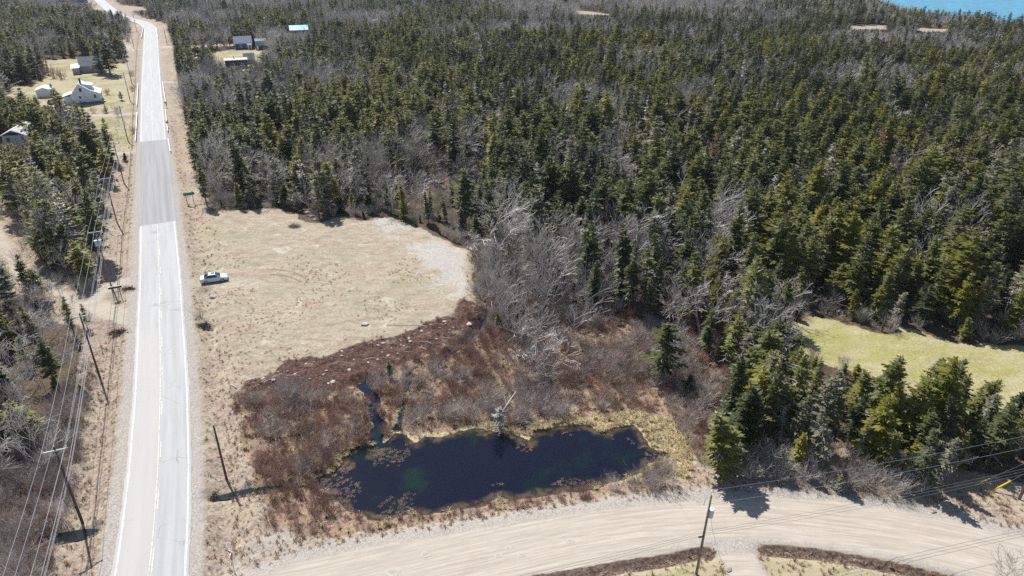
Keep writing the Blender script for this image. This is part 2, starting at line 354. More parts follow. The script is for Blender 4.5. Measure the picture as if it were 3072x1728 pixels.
def ground_material():
    m, t, b = newmat('ground_cover')
    g = N(t, 'ShaderNodeNewGeometry'); P = g.outputs['Position']
    def att(n): return N(t, 'ShaderNodeAttribute', attribute_name=n).outputs['Fac']
    big = NOISE(t, P, 0.09, 4); mid = NOISE(t, P, 0.6, 6, 0.65); fine = NOISE(t, P, 2.6, 8, 0.75); vf = NOISE(t, P, 7.0, 4, 0.7)
    f1 = RAMP(t, fine, 0.36, 0.64); m1 = RAMP(t, mid, 0.35, 0.65); b1 = RAMP(t, big, 0.4, 0.62); v1 = RAMP(t, vf, 0.4, 0.62)
    edge = MATH(t, 'MULTIPLY', MATH(t, 'SUBTRACT', MATH(t, 'ADD', MATH(t, 'MULTIPLY', mid, 0.6), MATH(t, 'MULTIPLY', fine, 0.4)), 0.5), 1.5)
    col = MIX(t, f1, (0.055, 0.04, 0.028), (0.17, 0.125, 0.085))
    col = MIX(t, MATH(t, 'MULTIPLY', m1, 0.5), col, (0.085, 0.07, 0.042))
    def over(name, c, lo=0.35, hi=0.65, noisy=True):
        nonlocal col
        a = att(name)
        if noisy: a = MATH(t, 'ADD', a, MATH(t, 'MULTIPLY', edge, MATH(t, 'MULTIPLY', 1.0, MATH(t, 'MINIMUM', MATH(t, 'MULTIPLY', a, 4.0), 1.0))))
        col = MIX(t, RAMP(t, a, lo, hi), col, c)
    mp = N(t, 'ShaderNodeMapping'); mp.inputs['Scale'].default_value = (0.45, 0.9, 1.0); mp.inputs['Rotation'].default_value = (0, 0, 0.25); L(t, P, mp.inputs['Vector']); SWL = mp.outputs[0]
    vg = MIX(t, f1, (0.15, 0.108, 0.082), (0.46, 0.385, 0.305)); vg = MIX(t, MATH(t, 'MULTIPLY', m1, 0.5), vg, (0.355, 0.265, 0.215)); vg = MIX(t, MATH(t, 'MULTIPLY', b1, 0.5), vg, (0.41, 0.355, 0.25))
    over('verge', vg)
    ms = MIX(t, f1, (0.12, 0.07, 0.05), (0.36, 0.25, 0.19)); ms = MIX(t, MATH(t, 'MULTIPLY', m1, 0.6), ms, (0.38, 0.29, 0.19))
    over('marsh', ms)
    fl = MIX(t, f1, (0.205, 0.165, 0.115), (0.465, 0.40, 0.305)); fl = MIX(t, MATH(t, 'MULTIPLY', m1, 0.4), fl, (0.37, 0.305, 0.225)); fl = MIX(t, MATH(t, 'MULTIPLY', v1, 0.4), fl, (0.50, 0.435, 0.34)); fl = MIX(t, MATH(t, 'MULTIPLY', b1, 0.3), fl, (0.31, 0.285, 0.195)); sw = RAMP(t, NOISE(t, SWL, 0.9, 7, 0.75), 0.46, 0.62); fl = MIX(t, MATH(t, 'MULTIPLY', sw, 0.62), fl, (0.24, 0.18, 0.13))
    rd = RAMP(t, NOISE(t, P, 0.15, 6, 0.72), 0.54, 0.66); fl = MIX(t, MATH(t, 'MULTIPLY', rd, 0.55), fl, (0.32, 0.225, 0.16)); gn = RAMP(t, NOISE(t, P, 0.11, 6, 0.7, 1.0), 0.54, 0.66); fl = MIX(t, MATH(t, 'MULTIPLY', gn, 0.75), fl, (0.27, 0.26, 0.165)); lt = RAMP(t, NOISE(t, P, 0.23, 6, 0.7, .6), 0.55, 0.68); fl = MIX(t, MATH(t, 'MULTIPLY', lt, 0.65), fl, (0.54, 0.49, 0.40))
    over('field', fl)
    over('pale', MIX(t, f1, (0.33, 0.31, 0.27), (0.47, 0.445, 0.40)), .15, .7)
    over('far', MIX(t, f1, (0.25, 0.20, 0.15), (0.42, 0.36, 0.28)))
    lw = MIX(t, f1, (0.17, 0.165, 0.07), (0.35, 0.325, 0.175)); lw = MIX(t, MATH(t, 'MULTIPLY', RAMP(t, big, .34, .56), 0.9), lw, (0.40, 0.34, 0.225)); lw = MIX(t, MATH(t, 'MULTIPLY', RAMP(t, mid, 0.48, 0.7), 0.6), lw, (0.22, 0.24, 0.075))
    lw = MIX(t, MATH(t, 'MULTIPLY', att('green'), .7), lw, MIX(t, RAMP(t, NOISE(t, SWL, .35, 6, .7), .4, .62), MIX(t, f1, (0.23, 0.225, 0.055), (0.36, 0.335, 0.10)), MIX(t, f1, (0.32, 0.285, 0.15), (0.46, 0.415, 0.25))))
    over('lawn', lw)
    dt = MIX(t, f1, (0.024, 0.013, 0.010), (0.13, 0.07, 0.053)); dt = MIX(t, RAMP(t, vf, 0.56, 0.7), dt, (0.33, 0.25, 0.2))
    dt = MIX(t, MATH(t, 'MULTIPLY', RAMP(t, NOISE(t, P, 0.45, 5, .7), .54, .68), .7), dt, (0.25, 0.185, 0.14))
    over('dirt', dt)
    over('straw', MIX(t, f1, (0.26, 0.20, 0.11), (0.54, 0.45, 0.29)))
    over('litter', MIX(t, f1, (0.05, 0.033, 0.026), (0.2, 0.14, 0.11)))
    # shoulder and driving gravel
    cx = N(t, 'ShaderNodeCombineXYZ'); L(t, MATH(t, 'MULTIPLY', att('goff'), 1.0), cx.inputs[0]); L(t, MATH(t, 'MULTIPLY', att('gal'), 0.035), cx.inputs[1])
    st = NOISE(t, cx.outputs[0], 3.4, 8, 0.75)
    gr = MIX(t, RAMP(t, st, 0.34, 0.66), (0.33, 0.286, 0.228), (0.50, 0.445, 0.365)); gr = MIX(t, MATH(t, 'MULTIPLY', v1, 0.25), gr, (0.37, 0.345, 0.31)); gr = MIX(t, MATH(t, 'MULTIPLY', RAMP(t, mid, 0.5, 0.72), 0.5), gr, (0.36, 0.315, 0.255)); gr = MIX(t, MATH(t, 'MULTIPLY', RAMP(t, NOISE(t, cx.outputs[0], 0.9, 3), .5, .62), .35), gr, (0.37, 0.33, 0.27))
    over('gravel', gr, 0.3, 0.7)
    over('shoulder', MIX(t, v1, (0.26, 0.235, 0.205), (0.43, 0.395, 0.35)), 0.3, 0.8)
    over('mud', MIX(t, f1, (0.02, 0.018, 0.015), (0.07, 0.05, 0.035)))
    L(t, col, b.inputs['Base Color']); b.inputs['Roughness'].default_value = 0.95; b.inputs['Specular IOR Level'].default_value = 0.15
    smoothness = MATH(t, 'MAXIMUM', att('gravel'), att('shoulder'))
    bp = N(t, 'ShaderNodeBump', i_Distance=0.25)
    L(t, MATH(t, 'SUBTRACT', 0.75, MATH(t, 'MULTIPLY', smoothness, 0.6)), bp.inputs['Strength'])
    L(t, MATH(t, 'ADD', MATH(t, 'MULTIPLY', fine, 0.7), MATH(t, 'MULTIPLY', vf, 0.3)), bp.inputs['Height']); L(t, bp.outputs[0], b.inputs['Normal'])
    return m
GM = ground_material()

# faces sorted into the pieces of ground they belong to
ci = lambda a: 0.25 * (a[:-1, :-1] + a[1:, :-1] + a[:-1, 1:] + a[1:, 1:])
cz = {k: ci(v) for k, v in Z.items()}
lab = np.zeros((NY - 1, NX - 1), int); names = ['ground', 'road_verge', 'marsh', 'field', 'lawn', 'earth_bank', 'gravel_road', 'driveway', 'pond_bed']
lab[cz['road'] < 10] = 1; lab[cz['marsh'] < 0] = 2; lab[cz['field'] < 0] = 3; lab[cz['lawn'] < 0] = 4; lab[(cz['dirt'] < 0) & (cz['field'] > -1.5)] = 5
lab[(cz['road'] < 10) & (cz['field'] > 0) & (cz['dirt'] > 0)] = 1
lab[cz['gravel'] < 0] = 6; lab[(cz['drive'] < 0) & (cz['gravel'] > 0)] = 7; lab[cz['pond'] < 0] = 8
lab[(cz['road'] < 4.6)] = 1
VI = np.arange(NX * NY).reshape(NY, NX)
FA = np.dstack([VI[:-1, :-1], VI[:-1, 1:], VI[1:, 1:], VI[1:, :-1]])
PV = np.dstack([GX, GY, HG]).reshape(-1, 3); NV = NRM.reshape(-1, 3)
ATT = {k: v.reshape(-1) for k, v in WTS.items()}; ATT['goff'] = goff.reshape(-1); ATT['gal'] = gal.reshape(-1)
for li, nm in enumerate(names):
    fs = FA[lab == li]
    if not len(fs): continue
    used, inv = np.unique(fs.reshape(-1), return_inverse=True); inv = inv.reshape(-1, 4)
    me = bpy.data.meshes.new(nm); me.vertices.add(len(used)); me.vertices.foreach_set('co', PV[used].astype(np.float32).reshape(-1))
    me.loops.add(len(fs) * 4); me.loops.foreach_set('vertex_index', inv.reshape(-1).astype(np.int32))
    me.polygons.add(len(fs)); me.polygons.foreach_set('loop_start', np.arange(0, len(fs) * 4, 4, dtype=np.int32)); me.polygons.foreach_set('loop_total', np.full(len(fs), 4, np.int32))
    me.polygons.foreach_set('use_smooth', np.ones(len(fs), bool)); me.update()
    for k, v in ATT.items():
        a = me.attributes.new(k, 'FLOAT', 'POINT'); a.data.foreach_set('value', v[used].astype(np.float32))
    me.normals_split_custom_set_from_vertices([tuple(q) for q in NV[used]])
    me.materials.append(GM); tag(put(nm, me), kind='structure')

# ------------------------------------------------------------------ water
def water_mat(name, deep, rough, bump, scale):
    m, t, b = newmat(name); g = N(t, 'ShaderNodeNewGeometry')
    n = NOISE(t, g.outputs['Position'], 0.16, 4); c = MIX(t, RAMP(t, n, 0.45, 0.7), deep, tuple(q * k for q, k in zip(deep, (0.8, 1.7, 1.2))))
    L(t, c, b.inputs['Base Color']); b.inputs['Roughness'].default_value = rough; b.inputs['IOR'].default_value = 1.33
    bp = N(t, 'ShaderNodeBump', i_Distance=0.02, i_Strength=bump); L(t, NOISE(t, g.outputs['Position'], scale, 4), bp.inputs['Height']); L(t, bp.outputs[0], b.inputs['Normal'])
    return m
def pond_material():
    m, t, b = newmat('pond_water'); g = N(t, 'ShaderNodeNewGeometry'); P = g.outputs['Position']; dp = N(t, 'ShaderNodeAttribute', attribute_name='depth').outputs['Fac']
    c = MIX(t, RAMP(t, NOISE(t, P, 0.13, 4), 0.52, 0.7), (0.005, 0.007, 0.016), (0.007, 0.020, 0.014))
    sh = MIX(t, RAMP(t, NOISE(t, P, 1.2, 5), .4, .6), (0.03, 0.022, 0.016), (0.085, 0.065, 0.04))
    c = MIX(t, RAMP(t, MATH(t, 'ADD', dp, MATH(t, 'MULTIPLY', MATH(t, 'SUBTRACT', NOISE(t, P, 0.5, 5), .5), .7)), 0.0, 0.5, 1, 0), c, sh)
    L(t, c, b.inputs['Base Color']); b.inputs['Roughness'].default_value = .05; b.inputs['IOR'].default_value = 1.33
    bp = N(t, 'ShaderNodeBump', i_Distance=0.03, i_Strength=.22); L(t, NOISE(t, P, 2.2, 4), bp.inputs['Height']); L(t, bp.outputs[0], b.inputs['Normal']); return m
PW = pond_material()
def ngon(poly, z, grow=0.0):
    c = poly.mean(0); mb = MB()
    pts = [tuple(p + (p - c) / (np.linalg.norm(p - c) + 1e-9) * grow) + (z,) for p in poly]
    if np.sum(poly[:, 0] * np.roll(poly[:, 1], -1) - poly[:, 1] * np.roll(poly[:, 0], -1)) < 0: pts = pts[::-1]
    mb.quad(*pts); return mb
fs = FA[(cz['pond'] < 1.8) & (cz['gravel'] > 1)]; used, inv = np.unique(fs.reshape(-1), return_inverse=True); pv_ = PV[used].copy(); dep = WZ - pv_[:, 2]; pv_[:, 2] = WZ
me = bpy.data.meshes.new('pond'); me.from_pydata(pv_.tolist(), [], inv.reshape(-1, 4).tolist()); me.materials.append(PW); a_ = me.attributes.new('depth', 'FLOAT', 'POINT'); a_.data.foreach_set('value', dep.astype(np.float32)); put('pond', me)['kind'] = 'structure'
def ribbon(line, w, z, u0=None):
    mb = MB(); n = len(line); w = np.broadcast_to(w, n)
    for i, p in enumerate(line):
        d = line[min(i + 1, n - 1)] - line[max(i - 1, 0)]; d = d / np.linalg.norm(d); q = np.array([d[1], -d[0]])
        mb.v += [(p[0] - q[0] * w[i], p[1] - q[1] * w[i], z), (p[0] + q[0] * w[i], p[1] + q[1] * w[i], z)]
    for i in range(n - 1): mb.f.append((2 * i, 2 * i + 1, 2 * i + 3, 2 * i + 2)); mb.m.append(0)
    return mb
STW = water_mat('stream_water', (0.006, 0.009, 0.02), 0.08, 0.3, 1.6)
for ln in (creek, creek2): ribbon(ln, 1.15 if ln is creek else .85, WZ + 0.03 if ln is creek else WZ + 0.035).build('stream', STW)['kind'] = 'structure'
PLW = water_mat('riffle_water', (0.012, 0.014, 0.018), 0.1, 0.8, 2.0)
ngon(pool_left, -0.5, 0.3).build('ditch_pool', PLW)['kind'] = 'structure'
ngon(pool_right, -0.52, 0.3).build('ditch_pool', PLW)['kind'] = 'structure'
SW = water_mat('sea_water', (0.05, 0.21, 0.35), 0.3, 0.5, 0.12)
mb = MB(); mb.quad(*[(p[0], p[1], -1.2) for p in ((-200, 420), (9000, 420), (9000, 9500), (-200, 9500))]); mb.build('sea', SW)['kind'] = 'structure'

# ------------------------------------------------------------------ paved road
def road_material():
    m, t, b = newmat('asphalt'); g = N(t, 'ShaderNodeNewGeometry'); P = g.outputs['Position']
    at = lambda n: N(t, 'ShaderNodeAttribute', attribute_name=n).outputs['Fac']
    cx = N(t, 'ShaderNodeCombineXYZ'); L(t, at('off'), cx.inputs[0]); L(t, MATH(t, 'MULTIPLY', at('al'), 0.03), cx.inputs[1])
    st = NOISE(t, cx.outputs[0], 1.3, 6, 0.65); fn = NOISE(t, P, 9, 5)
    c = MIX(t, RAMP(t, st, 0.35, 0.65), (0.30, 0.30, 0.297), (0.37, 0.37, 0.363)); c = MIX(t, MATH(t, 'MULTIPLY', RAMP(t, fn, 0.4, 0.65), 0.25), c, (0.265, 0.265, 0.265))
    cr = N(t, 'ShaderNodeTexVoronoi', feature='DISTANCE_TO_EDGE', i_Scale=0.32); wv = N(t, 'ShaderNodeMapping'); wv.inputs['Scale'].default_value = (1, 1, 0)
    nz = N(t, 'ShaderNodeTexNoise'); nz.inputs['Scale'].default_value = 0.7; nz.inputs['Detail'].default_value = 5; L(t, P, nz.inputs['Vector'])
    wp = MIX(t, 0.35, P, nz.outputs['Color'], 'ADD'); L(t, wp, cr.inputs['Vector'])
    ck = MATH(t, 'MULTIPLY', RAMP(t, cr.outputs['Distance'], 0.006, 0.018, 1, 0), RAMP(t, NOISE(t, P, 0.12, 3), 0.52, 0.62)); c = MIX(t, MATH(t, 'MULTIPLY', ck, 0.6), c, (0.13, 0.13, 0.13))
    # blown sand on the left lane in the foreground
    sx = RAMP(t, MATH(t, 'ADD', at('off'), MATH(t, 'MULTIPLY', st, 1.6)), 0.35, 1.1, 1, 0)
    sa = RAMP(t, MATH(t, 'ADD', at('al'), MATH(t, 'MULTIPLY', at('off'), 1.2)), SAND0 - 9, SAND0, 1, 0); c = MIX(t, MATH(t, 'MULTIPLY', sx, MATH(t, 'MULTIPLY', sa, 0.55)), c, (0.385, 0.362, 0.33))
    L(t, c, b.inputs['Base Color']); b.inputs['Roughness'].default_value = 0.7; b.inputs['Specular IOR Level'].default_value = 0.5
    bp = N(t, 'ShaderNodeBump', i_Distance=0.006, i_Strength=0.6); L(t, NOISE(t, P, 40, 3), bp.inputs['Height']); L(t, bp.outputs[0], b.inputs['Normal'])
    return m
RC = spline(GP(road_px, 0.26), 1.0); seg = np.r_[0, np.cumsum(np.linalg.norm(np.diff(RC, axis=0), axis=1))]
def along(px, py):
    p = np.array(G(px, py, 0.26)); return seg[np.argmin(((RC - p) ** 2).sum(1))]
SAND0 = float(along(475, 965)); PA0, PA1 = float(along(473, 672)), float(along(460, 423))
RD = np.gradient(RC, axis=0); RD /= np.linalg.norm(RD, axis=1, keepdims=True); RQ = np.c_[RD[:, 1], -RD[:, 0]]
def at_len(s):
    return np.array([np.interp(s, seg, RC[:, 0]), np.interp(s, seg, RC[:, 1])]), np.array([np.interp(s, seg, RQ[:, 0]), np.interp(s, seg, RQ[:, 1])])
def strip(s0, s1, o0, o1, z, step=1.0, crown=0.02, nacross=1, jit=0.0):
    ss = np.linspace(s0, s1, max(2, int((s1 - s0) / step) + 1)); mb = MB(); offs = []; als = []; k = nacross + 1
    for s_ in ss:
        p, q = at_len(s_)
        for j in range(k):
            o = o0 + (o1 - o0) * j / nacross; oj = o + (random.uniform(-jit, jit) if j in (0, nacross) else 0)
            zz = z - crown * abs(o) / 3.5
            mb.v.append((p[0] + q[0] * oj, p[1] + q[1] * oj, zz)); offs.append(o); als.append(s_)
    for i in range(len(ss) - 1):
        for j in range(nacross):
            mb.f.append((i * k + j, i * k + j + 1, (i + 1) * k + j + 1, (i + 1) * k + j)); mb.m.append(0)
    return mb, offs, als
def pave(name, mat, s0, s1, o0, o1, z, parent=None, nac=1, jit=0.0, step=1.0):
    mb, of, al = strip(s0, s1, o0, o1, z, step, nacross=nac, jit=jit); me = mb.mesh(name, mat)
    for nme, v in (('off', of), ('al', al)):
        a = me.attributes.new(nme, 'FLOAT', 'POINT'); a.data.foreach_set('value', np.array(v, np.float32))
    return put(name, me, parent)
AS = road_material()
road = pave('paved_road', AS, 0, seg[-1], -3.55, 3.55, 0.26, nac=6, jit=0.07); tag(road, kind='structure')
def patch_material():
    m, t, b = newmat('patch_asphalt'); g = N(t, 'ShaderNodeNewGeometry'); at = lambda n: N(t, 'ShaderNodeAttribute', attribute_name=n).outputs['Fac']
    cx = N(t, 'ShaderNodeCombineXYZ'); L(t, at('off'), cx.inputs[0]); L(t, MATH(t, 'MULTIPLY', at('al'), 0.02), cx.inputs[1])
    c = MIX(t, RAMP(t, NOISE(t, cx.outputs[0], 1.1, 6, .65), .35, .65), (.15, .15, .153), (.23, .23, .235)); c = MIX(t, MATH(t, 'MULTIPLY', RAMP(t, NOISE(t, g.outputs['Position'], 9, 4), .4, .65), .25), c, (.14, .14, .145))
    L(t, c, b.inputs['Base Color']); b.inputs['Roughness'].default_value = .65; return m
PM = patch_material()
pave('asphalt_patch', PM, PA0, PA1, -3.7, 3.75, 0.268, road, nac=2)
WP = plain('white_road_paint', (0.50, 0.50, 0.49), 0.6, var=0.35, scale=2.5); YP = plain('yellow_road_paint', (0.48, 0.455, 0.37), 0.6, var=0.35, scale=2.5)
for a, b_ in ((0, PA0 - 0.3), (PA1 + 0.3, seg[-1])):
    for sgn in (-1, 1): pave('edge_line', WP, a, b_, sgn * 3.2 - 0.09, sgn * 3.2 + 0.09, 0.271, road, step=2)
    pave('centre_line', YP, a, b_, -0.17, -0.05, 0.285, road, step=2)
s_ = 2.0
while s_ < along(452, 200):
    if not (PA0 - 3 < s_ < PA1): pave('lane_dash', YP, s_, s_ + 3.2, 0.07, 0.19, 0.285, road, step=1.6)
    s_ += 9.0

# ================================================================== PLANTS
BARK = plain('spruce_bark', (0.12, 0.095, 0.075), 0.9, var=0.3, scale=3)
GREYBARK = foliage('grey_bark', (0.29, 0.262, 0.24), (0.58, 0.535, 0.495), 0.0, 0.7)
NEEDLE = {'dark': foliage('dark_needles', (0.042, 0.058, 0.019), (0.15, 0.168, 0.055), 0.40, 0.45),
          'olive': foliage('olive_needles', (0.082, 0.098, 0.022), (0.23, 0.235, 0.06), 0.44, 0.4),
          'bright': foliage('yellow_green_needles', (0.13, 0.14, 0.020), (0.32, 0.30, 0.045), 0.46, 0.4),
          'grey': foliage('lichen_needles', (0.10, 0.105, 0.05), (0.26, 0.25, 0.165), 0.3, 0.5),
          'rust': foliage('rusty_needles', (0.14, 0.06, 0.035), (0.26, 0.12, 0.07), 0.2, 0.4)}
LICHEN = foliage('lichen_twigs', (0.28, 0.265, 0.235), (0.54, 0.51, 0.46), 0.0, 0.5)

def spruce(seed, hgt=10.0, rad=1.9, full=1.0, dead=0.0, bend=0.0, base=0.1):
    """a spruce: returns trunk mesh data, crown mesh data (material 0 needles, 1 bare lichen twigs)"""
    rn = random.Random(seed); tr, cr = MB(), MB()
    lx, ly = rn.uniform(-1, 1) * bend, rn.uniform(-1, 1) * bend
    ax = lambda z: Vector((lx * (z / hgt) ** 2, ly * (z / hgt) ** 2, z))
    tr.tube([ax(-0.3), ax(hgt * 0.3), ax(hgt * 0.65), ax(hgt * 0.985)], [0.017 * hgt, 0.013 * hgt, 0.007 * hgt, 0.01], 6, False)
    z = base * hgt; sect = [rn.uniform(0.65, 1.2) for _ in range(8)]
    while z < hgt * 0.985:
        t = (z / hgt - base) / (1 - base)
        env = rad * (0.07 + 0.93 * (1 - t) ** 0.62) * (0.6 + 0.4 * min(1, t * 3.2 + 0.1))
        lay = rn.uniform(.72, 1.15)
        nb = rn.choice((5, 6, 6, 7)); a0 = rn.random() * 6.283
        for k in range(nb):
            if rn.random() > full: continue
            a = a0 + k * 6.283 / nb + rn.uniform(-.35, .35)
            Ln = max(0.16, env * lay * rn.uniform(0.5, 1.2) * sect[int(a / 6.283 * 8) % 8])
            up = 0.45 * t - 0.18 + rn.uniform(-.12, .12)          # upper limbs rise, lower ones droop
            d = Vector((math.cos(a), math.sin(a), up)).normalized(); side = Vector((-math.sin(a), math.cos(a), 0))
            p0 = ax(z + rn.uniform(-.1, .1)); isdead = rn.random() < dead * (1.7 - 1.5 * t)
            pt = lambda s: p0 + d * (Ln * s) + Vector((0, 0, Ln * (-0.16 * s + 0.17 * s * s)))
            if isdead:
                e = pt(1); m_ = pt(0.5); w = 0.03
                cr.quad(p0 + side * w, p0 - side * w, m_ - side * w, m_ + side * w, mi=1); cr.quad(m_ + side * w, m_ - side * w, e, mi=1)
                for q in range(5):
                    s = 0.3 + 0.16 * q; b0 = pt(s); sg = 1 if q % 2 else -1
                    tip = b0 + side * (sg * Ln * 0.3 * (1.1 - s)) + d * (Ln * .18) + Vector((0, 0, -Ln * .06 * rn.random()))
                    cr.quad(b0 + d * 0.05, b0 - d * 0.05, tip, mi=1)
                    cr.quad(b0 + Vector((0, 0, .035)), b0 - Vector((0, 0, .035)), tip, mi=1)
                continue
            ns = 4 if Ln > 0.9 else 3
            for q in range(ns):
                s = (q + 0.55) / ns
                b0 = pt(s * 0.92 - 0.06); wd = Ln * (0.40 * (1.05 - s) + 0.11) * rn.uniform(.75, 1.35)
                for sg in (-1, 1):
                    tip = b0 + side * (sg * wd) + d * (Ln * 0.24 * rn.uniform(.7, 1.3)) + Vector((0, 0, -wd * rn.uniform(0.05, 0.5)))
                    mid = b0 + (tip - b0) * 0.5; perp = (d - side * sg * 0.5).normalized() * (wd * 0.24 + 0.035)
                    lift = Vector((0, 0, 0.05 * rn.uniform(-1, 1.5)))
                    cr.quad(b0, mid + perp + lift, tip, mid - perp - lift)
            e = pt(1.04); m_ = pt(0.72); w = 0.05 + Ln * 0.085
            cr.quad(pt(0.45), m_ + side * w, e, m_ - side * w)
            if rn.random() < 0.7:   # hanging spray
                m_ = pt(0.5); cr.quad(pt(0.25), m_ + side * .06 + Vector((0, 0, -0.13 * Ln)), pt(0.8), m_ + Vector((0, 0, 0.09 * Ln)))
        z += hgt * 0.031 * rn.choice((.6, .8, 1.0, 1.0, 1.2, 1.7)) * (1.0 if t < 0.8 else 0.7)
    tp = ax(hgt * 0.97)
    for k in range(4):
        a = k * 1.57 + rn.random(); sd_ = Vector((math.cos(a), math.sin(a), 0)) * 0.07
        cr.quad(tp + Vector((0, 0, -.3)), tp + sd_, tp + Vector((0, 0, hgt * 0.035)), tp - sd_)
    return tr, cr

def limb(mb, p, d, Ln, rad, lev, rn, minr, spread, up, kids):
    """a branch that forks down to fine twigs"""
    n = 3 if lev < 2 else 2; pts = [p]; q = p.copy(); dd = d.copy()
    for i in range(n):
        dd = (dd + Vector((rn.uniform(-.22, .22), rn.uniform(-.22, .22), rn.uniform(-.12, .2) * up))).normalized(); q = q + dd * (Ln / n); pts.append(q.copy())
    rr = [max(minr, rad * (1 - 0.6 * i / n)) for i in range(n + 1)]; rr[-1] = max(minr * 0.7, rr[-1] * 0.8)
    mb.tube(pts, rr, 5 if lev == 0 else 3, False)
    if lev >= len(kids): return
    k = kids[lev]; k = rn.randint(max(1, k - 1), k + 1)
    for i in range(k):
        s = 0.3 + 0.7 * (i + rn.random() * .8) / k; s = min(s, 0.99)
        j = min(int(s * n), n - 1); b = pts[j].lerp(pts[j + 1], s * n - j); ax = (pts[j + 1] - pts[j]).normalized()
        a = rn.random() * 6.283; o = ax.orthogonal().normalized(); o.rotate(Matrix.Rotation(a, 3, ax))
        nd = (ax * (1 - spread) + o * spread + Vector((0, 0, 0.18 * up))).normalized()
        limb(mb, b, nd, Ln * rn.uniform(.48, .72) * (1.12 - .35 * s), max(minr, rad * .5), lev + 1, rn, minr, spread, up, kids)
def bare_tree(seed, hgt=9.0, kids=(6, 5, 4, 4), stems=1, spread=0.5):
    rn = random.Random(seed); tr, cr = MB(), MB()
    for s in range(stems):
        a = rn.random() * 6.283; le = 0.06 if stems == 1 else 0.34
        d = Vector((math.cos(a) * le, math.sin(a) * le, 1)).normalized(); b = Vector((math.cos(a), math.sin(a), 0)) * (0.12 * (stems > 1))
        TL = hgt * rn.uniform(.4, .55); pts = [b - Vector((0, 0, .3))]; q = b.copy()
        for i in range(4): q = q + (d + Vector((rn.uniform(-.1, .1), rn.uniform(-.1, .1), 0))) * (TL / 4); pts.append(q.copy())
        r0 = 0.0135 * hgt / (stems ** .75); tr.tube(pts, [r0 * (1 - .13 * i) for i in range(5)], 6, False)
        nl = max(3, kids[0] - stems + 1)
        for i in range(nl):
            s_ = 0.45 + 0.55 * i / max(1, nl - 1); j = min(3, int(s_ * 4)); p = pts[j].lerp(pts[j + 1], s_ * 4 - j) if s_ < 1 else pts[4]
            a = i * 2.4 + rn.random(); el = 0.75 if i < nl - 1 else 0.2
            nd = Vector((math.cos(a) * el, math.sin(a) * el, rn.uniform(.55, 1.1))).normalized()
            limb(cr, p, nd, hgt * rn.uniform(.28, .42), r0 * .45, 0, rn, 0.015, spread, 0.9, kids[1:])
    return tr, cr
def shrub(seed, hgt=2.2, n=34, width=0.85):
    rn = random.Random(seed); mb = MB()
    for i in range(n):
        a = rn.random() * 6.283; le = rn.uniform(.05, width); b = Vector((math.cos(a), math.sin(a), 0)) * rn.uniform(0, .35) + Vector((0, 0, -.15))
        d = Vector((math.cos(a) * le, math.sin(a) * le, 1)).normalized()
        limb(mb, b, d, hgt * rn.uniform(.55, 1.0), 0.014, 1, rn, 0.0075, 0.38, 0.8, (0, 3, 2))
    return mb
def tuft(seed, hgt=0.6, n=26, width=0.9, droop=0.5):
    rn = random.Random(seed); mb = MB()
    for i in range(n):
        a = rn.random() * 6.283; le = rn.uniform(.1, width); o = Vector((math.cos(a), math.sin(a), 0)); sd_ = Vector((-o.y, o.x, 0)) * (0.012 + 0.02 * hgt)
        b = o * rn.uniform(0, .12); h = hgt * rn.uniform(.6, 1.1); m_ = b + o * (le * h * .5) + Vector((0, 0, h * .75)); e = b + o * (le * h * 1.15) + Vector((0, 0, h * (1 - droop * rn.uniform(.3, 1))))
        mb.quad(b + sd_, b - sd_, m_ - sd_ * .8, m_ + sd_ * .8); mb.quad(m_ + sd_ * .8, m_ - sd_ * .8, e)
    return mb

# ---- the kinds: shape variants, each with trunk and crown meshes and one joined mesh for the mass
def joined(tr, cr):
    mb = MB(); mb.v = list(cr.v); mb.f = list(cr.f); mb.m = list(cr.m); k = len(mb.v)
    mb.v += tr.v; mb.f += [tuple(i + k for i in f) for f in tr.f]; mb.m += [2] * len(tr.f); return mb
KIND = {}
def lib(kind, tr, cr, mats):
    t = tr.mesh('trunk', mats[2]); c = cr.mesh('crown', mats[:2]); j = joined(tr, cr).mesh('tree_mass', mats)
    KIND.setdefault(kind, []).append((t, c, j))
for tint, sds in (('dark', (1, 2, 3, 4, 11, 12, 13)), ('olive', (5, 6, 7, 14, 15, 16)), ('bright', (8, 9, 10, 17))):
    for s in sds:
        rn = random.Random(s); tr, cr = spruce(s, 10, rn.uniform(1.7, 3.3), rn.uniform(.72, .94), rn.choice((.1, .2, .34)), rn.uniform(.2, 1.5), rn.uniform(.04, .3)); lib('spruce_' + tint, tr, cr, [NEEDLE[tint], LICHEN, BARK])
for s in (21, 22, 23):
    tr, cr = spruce(s, 10, 2.4, 0.85, 0.5, 0.8, 0.12); lib('spruce_grey', tr, cr, [NEEDLE['grey'], LICHEN, GREYBARK])
tr, cr = spruce(31, 10, 1.7, 0.8, 0.35, 0.5, 0.15); lib('spruce_rust', tr, cr, [NEEDLE['rust'], LICHEN, GREYBARK])
for s in (41, 42): tr, cr = spruce(s, 10, 1.9, 0.7, 1.0, 0.3, 0.1); lib('spruce_dead', tr, cr, [LICHEN, LICHEN, GREYBARK])
for s in (51, 52, 53, 54): tr, cr = bare_tree(s, 9, (7, 4, 3, 3), 1 if s % 2 else 2, 0.48); lib('bare', tr, cr, [GREYBARK, GREYBARK, GREYBARK])
for s in (61, 62, 63): tr, cr = bare_tree(s, 7, (5, 4, 4), 4, 0.42); lib('bare_multi', tr, cr, [GREYBARK, GREYBARK, GREYBARK])

for s in (65, 66, 67, 68): tr, cr = bare_tree(s, 9, (7, 3, 3, 2), 1, 0.34); lib('bare_slim', tr, cr, [GREYBARK, GREYBARK, GREYBARK])
